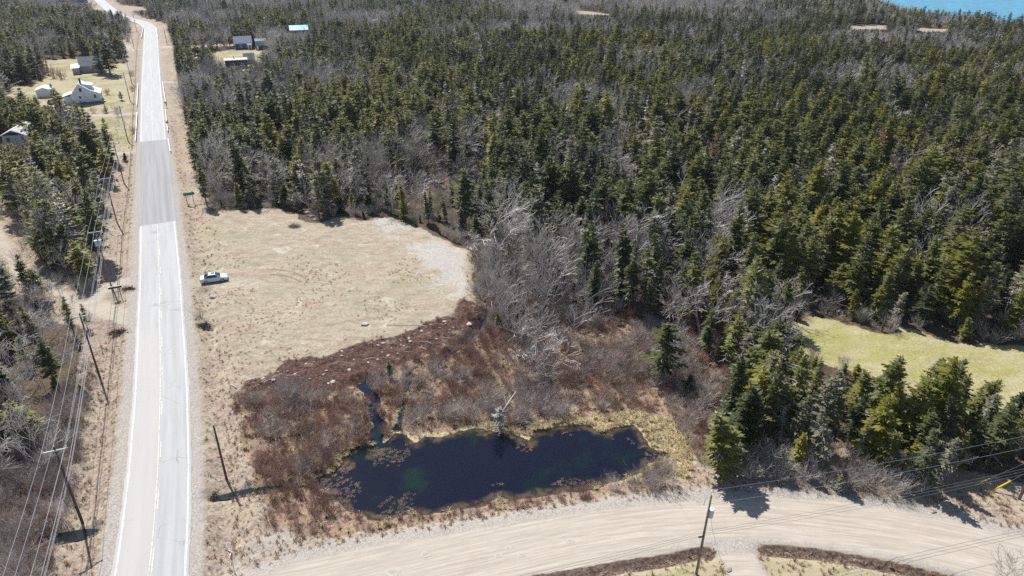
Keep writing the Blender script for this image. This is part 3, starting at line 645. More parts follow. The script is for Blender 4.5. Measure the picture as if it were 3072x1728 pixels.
# ------------------------------------------------------------------ where things grow
def scatter(x0, x1, y0, y1, s, seed, jit=0.85):
    rg = np.random.default_rng(seed); xs = np.arange(x0, x1, s); ys_ = np.arange(y0, y1, s); a, b = np.meshgrid(xs, ys_); a = a + (np.arange(len(ys_))[:, None] % 2) * s * .5
    a = a + (rg.random(a.shape) - .5) * s * jit; b = b + (rg.random(b.shape) - .5) * s * jit; return a.ravel(), b.ravel()
def seen(x, y, m=60, ztop=10):
    px, py, d = PR(x, y); _, pt, _ = PR(x, y, ztop); return (px > -m - 420) & (px < 3072 + m + 420) & (py > -m) & (pt < 1728 + m) & (d > 20)
def ell(px, py, *es):
    r_ = np.full(px.shape, 9.0)
    for cx_, cy_, a_, b_ in es: r_ = np.minimum(r_, np.hypot((px - cx_) / a_, (py - cy_) / b_))
    return r_
tx, ty = scatter(-560, 640, 44, 800, 3.45, 5)
k = seen(tx, ty, 60, 0); tx, ty = tx[k], ty[k]; zz = zones(tx, ty); px, py, _ = PR(tx, ty)
brush_left = GP([(-80, 905), (190, 905), (255, 960), (290, 1010), (270, 1150), (245, 1290), (225, 1440), (180, 1620), (140, 1800), (-250, 1800)])
woods_gap = GP([(1440, 760), (1480, 860), (1470, 960), (1400, 1020)])
red_scrub = GP([(1180, 640), (1300, 620), (1420, 690), (1480, 780), (1450, 790), (1400, 740), (1300, 680)])
zz['brush'] = sdist(brush_left, tx, ty)
hs = np.min([np.hypot(tx - a, ty - b) - r_ for a, b, r_ in HXY], axis=0)
# open sight line from the viewer's side of each house
front = np.min([np.where(np.abs(tx - a - (b - ty) * -a / b * 0.0) < r_ * .8, np.abs(ty - b + r_ + 5) - 6, 9) for a, b, r_ in HXY], axis=0)
ok = (zz['road'] > 10.3) & (zz['field'] > 1.5) & (zz['dirt'] > 1.0) & (zz['marsh'] > 0.5) & (zz['gravel'] > np.where(px > 2280, 3.2, 6.0)) & (zz['drive'] > 2.2) & (zz['lawn'] > 0.8) & (zz['far'] > 2) & (zz['sea'] > 3) & (hs > 0) & (front > 0)
ok &= ~((ty < 58) & (tx < 30)) & (py < 1480)
ok &= zz['creek'] > 2.0
tx, ty, px, py = tx[ok], ty[ok], px[ok], py[ok]; zz = {a: b[ok] for a, b in zz.items()}
bare_n = fbm(tx / 38, ty / 38, 41, 3); grey_n = fbm(tx / 30, ty / 30, 51, 3); yel_n = fbm(tx / 45, ty / 45, 61, 3); rnd = RNG.random(len(tx)); rnd2 = RNG.random(len(tx))
bf = ell(px, py, (200, 25, 230, 40), (620, 80, 190, 30), (1050, 85, 190, 26), (850, 30, 300, 26), (1900, 40, 480, 34), (1650, 120, 260, 22), (2680, 155, 260, 26), (2860, 190, 90, 25), (1290, 520, 150, 120), (1540, 900, 200, 130), (1010, 560, 170, 45), (1790, 560, 120, 60),
           (2180, 760, 90, 60), (2720, 780, 100, 40), (110, 1080, 260, 260), (110, 1400, 200, 260), (160, 720, 60, 50), (620, 140, 70, 22), (860, 170, 60, 40), (120, 280, 60, 30), (2350, 1000, 40, 60), (700, 590, 130, 25))
pb = np.clip(1.15 - bf, 0, 1) * 0.95 + np.clip((bare_n - 0.55) * 4, 0, .6) + 0.06 + .12 * smooth(170, 60, py)
isb = rnd < np.where(bf < 1.15, np.clip(pb * 1.1, 0, np.where(py > 250, .7, .92)), pb)
pg = np.clip((grey_n - .47) * 2.4, .05, .32)
kind = np.where(isb, 'bare', np.where(rnd2 < pg, 'spruce_grey', np.where(rnd2 > .985, 'spruce_dead', 'spruce_dark'))).astype(object)
sp = kind == 'spruce_dark'; u = RNG.random(len(tx)); ye = np.clip((yel_n - .44) * 2.6 + .28 + (py > 420) * .22 + (px < 300) * .15, 0, .9)
kind[sp & (u < ye)] = 'spruce_olive'; kind[sp & (u < ye * .38)] = 'spruce_bright'; kind[sp & (u > .994)] = 'spruce_rust'
kind[(kind == 'bare') & (RNG.random(len(tx)) < .35)] = 'bare_multi'
hgt = 10.3 + 4.2 * (fbm(tx / 25, ty / 25, 71, 2) - .5) + RNG.normal(0, 2.5, len(tx)); hgt = np.clip(hgt, 3.5, 16)
hgt *= np.interp(ty, [230, 420, 650], [1, .86, .78]) * np.where(zz['sea'] < 60, .62, 1) * np.where(zz['brush'] < 0, .72, 1)
hgt *= np.where(np.char.startswith(kind.astype(str), 'bare'), .92, 1)
edge_d = np.minimum.reduce([zz['field'], zz['road'] - 10, zz['lawn'], zz['gravel'] - 6]); hgt *= np.where(edge_d < 4, RNG.uniform(.5, 1.0, len(tx)), 1)
young = ell(px, py, (1330, 600, 150, 70), (640, 400, 40, 40)) < 1; hgt[young] *= .55
keep = np.ones(len(tx), bool); keep[(zz['brush'] < 0) & (RNG.random(len(tx)) < .12)] = False
keep[young & (RNG.random(len(tx)) < .3)] = False; keep[(ell(px, py, (2600, 1330, 480, 130)) < 1.1) & (RNG.random(len(tx)) < .18)] = False
lawnclump = ell(px, py, (2600, 1330, 480, 130)) < 1.1
hgt[lawnclump] = np.clip(hgt[lawnclump] * .93, 6, 12); kind[lawnclump & (kind == 'bare') & (RNG.random(len(tx)) < .6)] = 'spruce_olive'
tx, ty, kind, hgt, px, py = (a[keep] for a in (tx, ty, kind, hgt, px, py))
tl = np.interp(px, [2320, 2400, 2540, 2600, 2680, 2770, 2810, 2900, 3000, 3072], [985, 1050, 1110, 1020, 1090, 1000, 1040, 1090, 1150, 1165]) + RNG.uniform(-10, 70, len(px))
for i in np.where((px > 2320) & (py > 1045))[0]:
    while PR(tx[i], ty[i], hgt[i])[1] < tl[i] and hgt[i] > 2.5: hgt[i] *= .95
T = [dict(x=float(a), y=float(b), k=str(c), h=float(d)) for a, b, c, d in zip(tx, ty, kind, hgt)]
# trees with a place of their own: (px, py of the foot, kind, height, words)
OWN = [(1985, 1142, 'spruce_olive', 9.6, 'lone dense spruce rising from the red scrub above the pond'),
       (2066, 1178, 'spruce_dark', 3.4, 'little spruce just right of the lone spruce above the pond'),
       (2173, 1440, 'spruce_olive', 9.3, 'spruce at the gravel roadside casting its shadow onto the road'),
       (2235, 1145, 'spruce_grey', 9.0, 'grey lichened spruce left of the lawn with its bare foot showing'),
       (175, 838, 'bare', 8.5, 'pale forked bare tree beside the left driveway'),
       (205, 830, 'bare', 7.0, 'slimmer bare tree next to the forked one by the left driveway'),
       (118, 905, 'spruce_olive', 6.5, 'thin spruce on the near side of the left driveway'),
       (18, 850, 'spruce_bright', 5.0, 'small yellow green spruce at the left picture edge by the driveway'),
       (205, 950, 'spruce_bright', 2.8, 'small bright spruce just left of the driveway loop'),
       (95, 1330, 'spruce_bright', 7.0, 'bright green spruce among the scrub left of the power poles'),
       (252, 1195, 'spruce_olive', 2.6, 'little round spruce on the verge below the power line'),
       (20, 1345, 'spruce_olive', 6.0, 'spruce at the left edge beside the bright green one'),
       (20, 1190, 'spruce_dark', 7.0, 'dark spruce at the left edge among grey bare trees'),
       (213, 380, 'spruce_grey', 11.0, 'thin ragged spruce in front of the white gabled house'),
       (250, 385, 'spruce_dark', 5.5, 'small thin spruce on the lawn below the white gabled house'),
       (332, 226, 'spruce_dark', 14.0, 'big spruce standing in front of the grey shingled house'),
       (306, 222, 'spruce_dark', 13.0, 'second big spruce pressed against the grey shingled house'),
       (375, 478, 'spruce_dark', 2.6, 'small dark spruce between driveway and verge on the left'),
       (365, 300, 'spruce_dark', 3.2, 'narrow dark evergreen by the pole near the white house'),
       (1500, 1290, 'spruce_dead', 4.2, 'broken dead snag leaning at the top edge of the pond'),
       (1640, 1130, 'bare', 9.0, 'tall bare tree in the scrub above the pond centre'),
       (1585, 1150, 'bare', 7.5, 'bare tree beside the tallest one in the scrub above the pond'),
       (1840, 830, 'bare', 8.0, 'bleached bare tree standing among the dark spruces right of centre'),
       (2340, 1430, 'bare_multi', 4.2, 'pale tangled bare tree at the left end of the roadside clump'),
       (2420, 1450, 'bare_multi', 3.4, 'low bare tree under the spruces by the gravel road'),
       (2690, 1455, 'bare_multi', 4.4, 'bare forked tree below the spruce clump on the gravel roadside'),
       (2830, 1425, 'bare_multi', 5.0, 'bare tree with upright stems left of the yellow guy guards'),
       (3045, 1375, 'bare_multi', 6.0, 'large bare tree at the right picture edge above the guy guards'),
       (2520, 1475, 'spruce_grey', 3.0, 'low silvery spruce at the edge of the gravel road'),
       (2730, 1440, 'spruce_bright', 5.0, 'bright green young spruce in front of the roadside clump'),
       (3020, 1745, 'bare_multi', 3.6, 'twiggy bare bush at the bottom right corner')]
for a, b, c, d, w in OWN:
    x, y = G(a, b)
    T = [q for q in T if (q['x'] - x) ** 2 + (q['y'] - y) ** 2 > 3.2]
    T.append(dict(x=x, y=y, k=c, h=d, w=w))
rk = random.Random(17)
for _ in range(40):
    a, b = rk.uniform(1440, 1770), rk.uniform(840, 1090)
    if b > 1090 - abs(a - 1600) * .5: continue
    x, y = G(a, b); T.append(dict(x=x, y=y, k='bare_slim', h=rk.uniform(5.5, 9.5)))
for a, b, d in ((2240, 1290, 11), (2290, 1250, 11), (2300, 1330, 11.5), (2350, 1290, 11), (2370, 1370, 9.5), (2420, 1250, 9), (2430, 1330, 11), (2470, 1400, 9), (2490, 1280, 8.5), (2540, 1340, 9), (2560, 1230, 6), (2570, 1290, 8.5), (2600, 1390, 10), (2620, 1310, 12), (2660, 1250, 9.5), (2680, 1350, 11), (2720, 1290, 9), (2740, 1390, 8.5), (2770, 1320, 13), (2800, 1260, 10.5), (2820, 1370, 9.5),
                (2850, 1310, 9.5), (2880, 1390, 8), (2900, 1290, 8.5), (2940, 1340, 8.5), (2960, 1270, 6.5), (2990, 1370, 8), (3020, 1310, 7.5), (3050, 1360, 8), (3070, 1290, 6.5)):
    x, y = G(a + rk.uniform(-12, 12), b + rk.uniform(-10, 10)); T = [q for q in T if 'w' in q or (q['x'] - x) ** 2 + (q['y'] - y) ** 2 > 2.6]
    T.append(dict(x=x, y=y, k=rk.choice(('spruce_olive', 'spruce_olive', 'spruce_dark', 'spruce_bright', 'spruce_grey')), h=d * rk.uniform(.92, 1.06)))
zs = hz([q['x'] for q in T], [q['y'] for q in T])
for q, z_ in zip(T, zs):
    q['z'] = float(z_) - .05; p = PR(q['x'], q['y']); pt = PR(q['x'], q['y'], q['h']); q['px'], q['py'] = p[0], p[1]
    vis = -30 < p[0] < 3102 and pt[1] < 1740 and p[1] > -10
    q['size'] = (q['h'] / p[2] if vis else 0) + (9 if 'w' in q else 0)

def region(q):
    x, y, a, b = q['x'], q['y'], q['px'], q['py']
    if a < 480:
        if b > 900: return 'in the grey scrub at lower left'
        if b > 470: return 'under the power line left of the road'
        return 'around the houses at upper left'
    if ell(np.array([a]), np.array([b]), (2600, 1330, 520, 150))[0] < 1: return 'in the clump between lawn and gravel road'
    if a > 2250 and b > 850: return 'along the shaded far edge of the green lawn'
    if 560 < a < 1200 and b > 480: return 'in the wood edge behind the dry field'
    if 1200 <= a < 1950 and b > 640: return 'beside the stream right of the dry field'
    if b > 640: return 'in the wood between stream and green lawn'
    if a < 1200: return 'deeper in the wood right of the paved road'
    if a < 2000: return 'deeper in the wood at picture centre'
    return 'deeper in the wood above the green lawn'
LOOK = {'spruce_dark': 'dark green spruce', 'spruce_olive': 'olive green spruce', 'spruce_bright': 'yellow green spruce', 'spruce_grey': 'lichen grey ragged spruce', 'spruce_dead': 'dead grey spruce', 'spruce_rust': 'rusty brown spruce', 'bare': 'leafless grey tree', 'bare_multi': 'leafless many stemmed tree', 'bare_slim': 'slim pale leafless tree'}
BASEH = {'bare': 9.0, 'bare_multi': 7.0}
HBOX = [(253, 44, 250, 313), (282, 45, 172, 218), (130, 26, 255, 294), (52, 62, 380, 448), (714, 38, 176, 210), (750, 18, 165, 190), (732, 28, 110, 142), (786, 20, 116, 150), (902, 30, 86, 100), (247, 22, -8, 12), (188, 20, -8, 12), (165, 14, 296, 312), (60, 24, 270, 288), (1780, 52, 30, 46), (2600, 55, 80, 87), (2790, 45, 86, 92), (318, 40, 4, 36), (400, 40, 14, 34)]
def hides(q):
    if 'w' in q: return False
    top = PR(q['x'], q['y'], q['h'])[1]
    return any(abs(q['px'] - a) < b + 6 and q['py'] > d - 2 and top < d - 0.3 * (d - c) for a, b, c, d in HBOX)
T = [q for q in T if 'w' in q or not (q['px'] > 2870 and q['py'] > 1395)]
for q in T:
    k_ = 0
    while hides(q) and k_ < 12: q['h'] *= .85; k_ += 1
T = [q for q in T if q['h'] > 2.0 and not hides(q)]
def grow(x0, x1, y0, y1, s, seed, cond, lo, hi, nvar):
    x, y = scatter(x0, x1, y0, y1, s, seed, 1.0); kk = seen(x, y, 150, 2); x, y = x[kk], y[kk]
    if not len(x): return []
    z_ = zones(x, y); rg = np.random.default_rng(seed + 1); z_['brush'] = sdist(brush_left, x, y); z_['n'] = fbm(x / 7, y / 7, seed, 3); z_['u'] = rg.random(len(x)); z_['x'], z_['y'] = x, y; z_['px'], z_['py'], _ = PR(x, y)
    water = np.minimum.reduce([z_['pond'] - .1, z_['creek'] - .5, z_['pool'] - .1])
    m = cond(z_) & (z_['road'] > 5.2) & (z_['gravel'] > .3) & (z_['drive'] > .3) & (water > 0); x, y = x[m], y[m]; h_ = hz(x, y)
    sc = rg.uniform(lo, hi, len(x)); return np.c_[x, y, h_ - .03, rg.random(len(x)) * 6.283, sc, sc * rg.uniform(.8, 1.2, len(x)), rg.integers(0, nvar, len(x))].tolist()
forest_floor = lambda z: (z['field'] > 1) & (z['lawn'] > .5) & (z['gravel'] > 3) & (z['marsh'] > -.5) & (z['dirt'] > .5)
rt = random.Random(99)
us = np.array(grow(-160, 160, 60, 330, 2.4, 223, lambda z: forest_floor(z) & (z['road'] > 10) & (z['gravel'] > 8) & (z['brush'] > 0) & (z['creek'] > 2) & ((z['field'] < 8) | (z['lawn'] < 8) | (z['road'] < 15)) & (z['u'] < .5), .6, 1.6, 3))
for q_ in us:
    if min((q_[0] - a) ** 2 + (q_[1] - b) ** 2 - r_ * r_ for a, b, r_ in HXY) > 0: T.append(dict(x=q_[0], y=q_[1], z=q_[2], k=rt.choice(('spruce_olive', 'spruce_dark', 'spruce_dark', 'bare_multi')), h=2.2 * q_[4], px=0, py=0, size=0))
mass = []; NIND = {'spruce': 300, 'bare': 230}
for fam, lim in NIND.items():
    mem = sorted([q for q in T if q['k'].startswith(fam)], key=lambda q: -q['size'])
    for q in mem: q['lb'] = f"{'tall' if q['h'] > 11 else ('short' if q['h'] < 7.5 else 'medium')} {LOOK[q['k']]} {region(q)}" if q['size'] > 0 else ''
    by = {}
    for q in mem[:lim]: by.setdefault(q['lb'], []).append(q)
    for lb_, qs in by.items():
        if len(qs) < 4: continue
        qs.sort(key=lambda q: q['px'])
        for n_, q in enumerate(qs): q['lb'] += (', left part', ', middle part', ', right part')[min(2, 3 * n_ // len(qs))]
    for i, q in enumerate(mem):
        vs = KIND[q['k']]; q['vi'] = rt.randrange(len(vs)); q['rz'] = rt.random() * 6.283; q['s'] = q['h'] / BASEH.get(q['k'], 10.0); q['w_'] = q['s'] * rt.uniform(.9, 1.35) * (1.25 if q['h'] < 6 else 1)
        if 'w' in q and fam == 'spruce':
            cv = np.array([v.co[:2] for v in vs[q['vi']][1].vertices]); q['w_'] = q['h'] * .265 / float(np.percentile(np.hypot(cv[:, 0], cv[:, 1]), 96))
        if i < lim and q['size'] > 0:
            tm, cm, _ = vs[q['vi']]
            size = 'tall' if q['h'] > 11 else ('short' if q['h'] < 7.5 else 'medium')
            lb = q.get('w') or q['lb']
            t = thing('spruce_tree' if fam == 'spruce' else 'bare_tree', lb, 'tree', (q['x'], q['y'], q['z']), q['rz'], 'spruce trees' if fam == 'spruce' else 'leafless trees')
            t.scale = (q['w_'], q['w_'], q['s']); t.rotation_euler = (rt.uniform(-.07, .07), rt.uniform(-.07, .07), q['rz']); put('trunk', tm, t); put('crown', cm, t)
        else: mass.append(q)

def scatter_object(name, label, cat, pts, variants, kind='stuff'):
    """pts: x, y, z, rz, sx, sz, index"""
    c = bpy.data.collections.new(name + '_kinds')
    for i, me in enumerate(variants):
        c.objects.link(bpy.data.objects.new(f'{name}_kind_{i:02d}', me))
    a = np.array(pts, float); me = bpy.data.meshes.new(name); me.vertices.add(len(a)); me.vertices.foreach_set('co', a[:, :3].astype(np.float32).reshape(-1))
    for nme, typ, key, v in (('rot', 'FLOAT_VECTOR', 'vector', np.c_[np.sin(a[:, 3] * 37) * .07, np.sin(a[:, 3] * 91) * .07, a[:, 3]]), ('scl', 'FLOAT_VECTOR', 'vector', np.c_[a[:, 4], a[:, 4], a[:, 5]]), ('idx', 'INT', 'value', a[:, 6])):
        at = me.attributes.new(nme, typ, 'POINT'); at.data.foreach_set(key, v.astype(np.int32 if typ == 'INT' else np.float32).reshape(-1))
    me.update(); o = tag(put(name, me), label, cat, kind=kind)
    ng = bpy.data.node_groups.new(name, 'GeometryNodeTree')
    ng.interface.new_socket('Geometry', in_out='INPUT', socket_type='NodeSocketGeometry'); ng.interface.new_socket('Geometry', in_out='OUTPUT', socket_type='NodeSocketGeometry')
    gi, go = ng.nodes.new('NodeGroupInput'), ng.nodes.new('NodeGroupOutput'); ip = ng.nodes.new('GeometryNodeInstanceOnPoints'); ci_ = ng.nodes.new('GeometryNodeCollectionInfo')
    ci_.inputs['Collection'].default_value = c; ci_.inputs['Separate Children'].default_value = True; ci_.inputs['Reset Children'].default_value = True; ip.inputs['Pick Instance'].default_value = True
    for nme, typ, sock in (('rot', 'FLOAT_VECTOR', 'Rotation'), ('scl', 'FLOAT_VECTOR', 'Scale'), ('idx', 'INT', 'Instance Index')):
        na = ng.nodes.new('GeometryNodeInputNamedAttribute'); na.data_type = typ; na.inputs['Name'].default_value = nme
        out = [s for s in na.outputs if s.enabled and s.name == 'Attribute'][0]; ng.links.new(out, ip.inputs[sock])
    ng.links.new(gi.outputs[0], ip.inputs['Points']); ng.links.new(ci_.outputs[0], ip.inputs['Instance']); ng.links.new(ip.outputs[0], go.inputs[0])
    md = o.modifiers.new('scatter', 'NODES'); md.node_group = ng
    return o
for fam, nm, lb in (('spruce', 'spruce_forest', 'dense dark spruce forest stretching back towards the sea'), ('bare', 'leafless_woodland', 'grey leafless trees standing in drifts through the forest')):
    kinds = [k_ for k_ in KIND if k_.startswith(fam)]; var = []; first = {}
    for k_ in kinds: first[k_] = len(var); var += [v[2] for v in KIND[k_]]
    pts = [(q['x'], q['y'], q['z'], q['rz'], q['w_'], q['s'], first[q['k']] + q['vi']) for q in mass if q['k'].startswith(fam)]
    scatter_object(nm, lb, 'forest', pts, var)
print('trees', len(T), 'mass', len(mass))

# ---- scrub, reeds and grass
REDS = foliage('red_stems', (0.26, 0.155, 0.12), (0.50, 0.35, 0.285), 0.0, 0.6); GREYS = foliage('grey_stems', (0.29, 0.255, 0.23), (0.58, 0.525, 0.47), 0.0, 0.6)
STRAW = foliage('straw_blades', (0.52, 0.43, 0.28), (0.78, 0.69, 0.50), 0.4, 0.5); HAY = foliage('dry_grass_blades', (0.42, 0.335, 0.235), (0.66, 0.56, 0.43), 0.35, 0.6); RUSTG = foliage('rusty_grass_blades', (0.28, 0.165, 0.12), (0.50, 0.35, 0.27), 0.3, 0.6)
shr_g = [shrub(s, 2.3, 30).mesh('shrub', GREYS) for s in (71, 72, 73)]; shr_r = [shrub(s, 1.7, 36, .7).mesh('shrub', REDS) for s in (75, 76, 77)]
tf_s = [tuft(s, .75, 34, .9, .6).mesh('tuft', STRAW) for s in (81, 82)]; tf_h = [tuft(s, .26, 22, 1.9, .55).mesh('tuft', HAY) for s in (83, 84)]; tf_r = [tuft(s, .36, 20, 1.0, .5).mesh('tuft', RUSTG) for s in (85, 86)]
g1 = grow(-60, 60, 44, 125, 1.15, 201, lambda z: ((z['marsh'] < -.3) & (z['straw'] > .2) & (z['pond'] > 1.4) & (z['u'] < np.where(z['n'] > .5, .8, .15)) & (z['py'] < 1470)) | ((z['brush'] < 0) & (z['u'] < .8)) | ((z['py'] > 640) & (z['px'] > 1180) & (z['px'] < 1500) & forest_floor(z) & (z['u'] < .5) & (z['road'] > 11)), .55, 1.15, 3)
g2 = grow(-60, 60, 44, 125, .95, 203, lambda z: ((z['marsh'] < -.2) & (z['straw'] > .1) & (z['pond'] > .8) & (z['u'] < np.where(z['n'] > .5, .25, .8)) & ((z['py'] < 1470) | (z['px'] < 1000))) | ((z['brush'] < 0) & (z['u'] < .35)) | ((z['py'] > 900) & (z['px'] > 1400) & (z['px'] < 2300) & (z['gravel'] > 5) & forest_floor(z) & (z['u'] < .5)), .45, .95, 3)
g1x = grow(20, 70, 50, 80, 1.1, 231, lambda z: (z['px'] > 2200) & ~((z['px'] > 2840) & (z['py'] > 1415)) & (z['gravel'] > 1.6) & (z['gravel'] < 9) & (z['lawn'] > 1) & (z['u'] < .55), .5, 1.25, 3); g1 += g1x
g2 += grow(-60, 60, 44, 70, .8, 205, lambda z: (z['pond'] > .3) & (z['pond'] < 1.9) & (z['py'] > 1480) & (z['u'] < .55), .25, .5, 3)
g2 += grow(-40, 0, 60, 110, .8, 206, lambda z: (z['dirt'] < 0) & (z['n'] > .6) & (z['u'] < .35), .25, .45, 3)
g1 += grow(-150, 150, 75, 330, 2.0, 221, lambda z: forest_floor(z) & (z['road'] > 10) & (z['sea'] > 5) & (z['brush'] > 0) & (((z['field'] < 9) | (z['lawn'] < 9) | (z['gravel'] < 14) | (z['road'] < 15)) & (z['u'] < .55) | (z['u'] < .22)), .5, 1.3, 3)
scatter_object('grey_thicket', 'grey leafless alder thicket round the wetland and wood edges', 'thicket', g1, shr_g)
scatter_object('red_thicket', 'low red brown thicket covering the wetland round the pond', 'thicket', g2, shr_r)
s1 = grow(-50, 50, 44, 110, .5, 207, lambda z: ((z['straw'] < 0) & (z['u'] < .9)) | ((z['pond'] > .1) & (z['pond'] < 1.3) & (z['u'] < np.where(z['n'] > .52, .7, .1)) & (z['y'] > 60)) | ((z['marsh'] < 0) & (z['u'] < .10)), .6, 1.15, 2)
scatter_object('marsh_grass', 'pale straw coloured marsh grass fringing the pond', 'grass', s1, tf_s)
d1 = grow(-62, 62, 44, 125, .62, 209, lambda z: (((z['road'] < 12) | (z['gravel'] < 12) & (z['py'] > 1300)) & (z['marsh'] > -.5) & (z['field'] > 0) & (z['dirt'] > 0) & (z['u'] < .55)) | ((z['field'] < 0) & (z['pale'] > .3) & (z['dirt'] > 0) & (z['u'] < .3) & (z['n'] > .47)), .5, 1.2, 2)
d1 += grow(-150, -20, 125, 240, 1.2, 211, lambda z: (z['road'] < 11) & (z['u'] < .6), .8, 1.6, 2)
scatter_object('dry_grass', 'dry tan grass tufts along the verges and over the field', 'grass', d1, tf_h)
d2 = grow(-62, 62, 44, 125, .7, 213, lambda z: (((z['road'] > 7.5) & (z['road'] < 13) | (z['gravel'] < 7) & (z['py'] > 1400)) & (z['field'] > 0) & (z['u'] < .4)) | ((z['field'] < 0) & (z['field'] > -3) & (z['u'] < .15)) | ((z['marsh'] < 0) & (z['u'] < .3)) | (z['ditch'] < .8) & (z['u'] < .6), .6, 1.4, 2)
wx_, wy_ = scatter(-30, 30, 50, 80, .45, 241, 1.0); wz_ = zones(wx_, wy_); wn = fbm(wx_ / 2.5, wy_ / 2.5, 243, 3); wu = np.random.default_rng(3).random(len(wx_))
wm = (wz_['pond'] < -.1) & (wn > .5) & (((wz_['pond'] > -2.4) & (wy_ > 62) & (wn > .57)) | ((wx_ < -11) & (wn > .52) & (wz_['pond'] > -5)) | ((wx_ < -14.5) & (wn > .42))) & (wu < .75)
s2 = [(a, b, WZ - .05, 6.28 * c, .55 + .5 * c, .35 + .4 * c, int(2 * c)) for a, b, c in zip(wx_[wm], wy_[wm], wu[wm])]
scatter_object('drowned_weeds', 'dead brown weeds standing in the shallows of the pond', 'weeds', s2, tf_r + tf_s)
scatter_object('rusty_grass', 'rust brown dead weeds on the ditch banks', 'weeds', d2, tf_r)
print('tufts', len(g1), len(g2), len(s1), len(d1), len(d2))

# ================================================================== THINGS
def gpt(px, py, z=0.0):
    x, y = G(px, py, z); return x, y
WOODP = plain('weathered_pole_wood', (0.20, 0.165, 0.135), 0.9, var=0.35, scale=2.5); TARP = plain('tarred_pole_wood', (0.085, 0.065, 0.05), 0.9, var=0.3, scale=2.5)
GALV = plain('galvanised_steel', (0.55, 0.57, 0.60), 0.4, 0.7, var=0.1); TRAFO = plain('transformer_paint', (0.45, 0.52, 0.62), 0.4, 0.1, var=0.06); PORC = plain('insulator_glaze', (0.75, 0.76, 0.78), 0.25, var=0.05)
WIRE = plain('aluminium_wire', (0.62, 0.62, 0.62), 0.38, 0.6, var=0.05); CABLE = plain('dark_cable', (0.30, 0.29, 0.285), 0.5, 0.1, var=0.1); BLACK = plain('black_rubber', (0.02, 0.02, 0.022), 0.6, var=0.2)
def utility_pole(label, x, y, h, rz, arm=True, trafo=0, wood=WOODP, dark=False, lean=(0, 0), group=None, zb=None):
    z0 = h1(x, y) if zb is None else zb; t = thing('utility_pole', label, 'utility pole', (x, y, z0), rz, group)
    top = Vector((lean[0], lean[1], h)); m = MB(); m.tube([(0, 0, -.6), tuple(top * .5), tuple(top)], [.15, .125, .095], 10); m.build('pole', wood, t, True)
    if arm:
        m = MB(); m.box((lean[0], lean[1] - .16, h - .35), (2.3, .11, .14)); a = m.build('crossarm', plain('grey_arm_wood', (.5, .49, .47), .7), t)
        for dx in (-1.05, 0, 1.05):
            m = MB(); zt = h - .28 if dx else h; m.tube([(lean[0] + dx, lean[1] - (.16 if dx else 0), zt), (lean[0] + dx, lean[1] - (.16 if dx else 0), zt + .12), (lean[0] + dx, lean[1] - (.16 if dx else 0), zt + .26)], [.04, .07, .05], 8); m.build('insulator', PORC, a if dx else t, True)
        for sg in (-1, 1):
            m = MB(); m.tube([(lean[0] + sg * .75, lean[1] - .16, h - .42), (lean[0], lean[1] - .14, h - 1.0)], .025, 5); m.build('brace', GALV, t)
    for k in range(trafo):
        ox = (k - (trafo - 1) / 2) * .62 if trafo > 1 else .42; oy = -.42 if trafo > 1 else -.05
        m = MB(); m.tube([(ox, oy, h - 2.75), (ox, oy, h - 2.7), (ox, oy, h - 1.85), (ox, oy, h - 1.8)], [.24, .27, .27, .25], 14); c = m.build('transformer', TRAFO, t, True)
        m = MB(); m.tube([(ox, oy, h - 1.8), (ox, oy, h - 1.74)], [.29, .27], 14); m.build('lid', plain('pale_lid', (.75, .77, .8), .4), c)
        m = MB(); m.tube([(ox + .08, oy, h - 1.74), (ox + .1, oy, h - 1.45)], [.05, .03], 8); m.build('bushing', PORC, c)
        m = MB(); m.box((ox * .5, oy * .5, h - 2.2), (max(.08, abs(ox)), max(.08, abs(oy)), .08)); m.build('bracket', GALV, c)
    return t
def span(pts, sag, r, mat, name, label, n=14, group=None):
    m = MB(); P_ = []
    for a, b in zip(pts[:-1], pts[1:]):
        for i in range(n):
            s = i / n; P_.append((a[0] + (b[0] - a[0]) * s, a[1] + (b[1] - a[1]) * s, a[2] + (b[2] - a[2]) * s - sag * 4 * s * (1 - s) * math.hypot(b[0] - a[0], b[1] - a[1]) / 35))
    P_.append(tuple(pts[-1])); m.tube(P_, r, 4); o = m.build(name, mat); tag(o, label, 'wire', group); return o
# power line on the left of the paved road
PL = [(-36, 29), (-46.3, 56.4), (-58.4, 83.6), (-70.8, 111.6), (-84.6, 141.6), (-95.8, 167.7), (-112.7, 205), (-136.9, 257), (-150.5, 287), (-190.7, 373.8), (-218, 435)]
PWORD = ['outside', 'utility pole nearest the viewer left of the paved road', 'second utility pole from the viewer on the left road side', 'utility pole carrying a pair of pale transformers by the dark spruces', 'utility pole with white crossarm above the spruces left of the grey road patch', 'utility pole by the driveway above the grey road patch',
         'utility pole on the lawn below the white gabled house', 'utility pole beside the lawn level with the white gabled house', 'utility pole left of the road near the grey shingled house', 'utility pole at the left crossroads corner', 'farthest utility pole by the bend of the paved road']
ATP = []
for i, (x, y) in enumerate(PL):
    a, b = PL[max(0, i - 1)], PL[min(len(PL) - 1, i + 1)]; ang = math.atan2(b[1] - a[1], b[0] - a[0]) - math.pi / 2; z0 = h1(x, y); hh = 10.4
    if i > 0: utility_pole(PWORD[i], x, y, hh, ang, True, 2 if i == 3 else 0, TARP if i in (1, 2) else WOODP, group='poles of the roadside power line', zb=z0)
    ca, sa = math.cos(ang), math.sin(ang); ATP.append([(x + dx * ca + dy * -sa, y + dx * sa + dy * ca, z0 + zz_) for dx, dy, zz_ in ((-1.05, -.16, hh), (0, 0, hh + .27), (1.05, -.16, hh), (.2, 0, 8.6), (.24, 0, 6.9), (.26, 0, 6.4), (.22, 0, 6.1))])
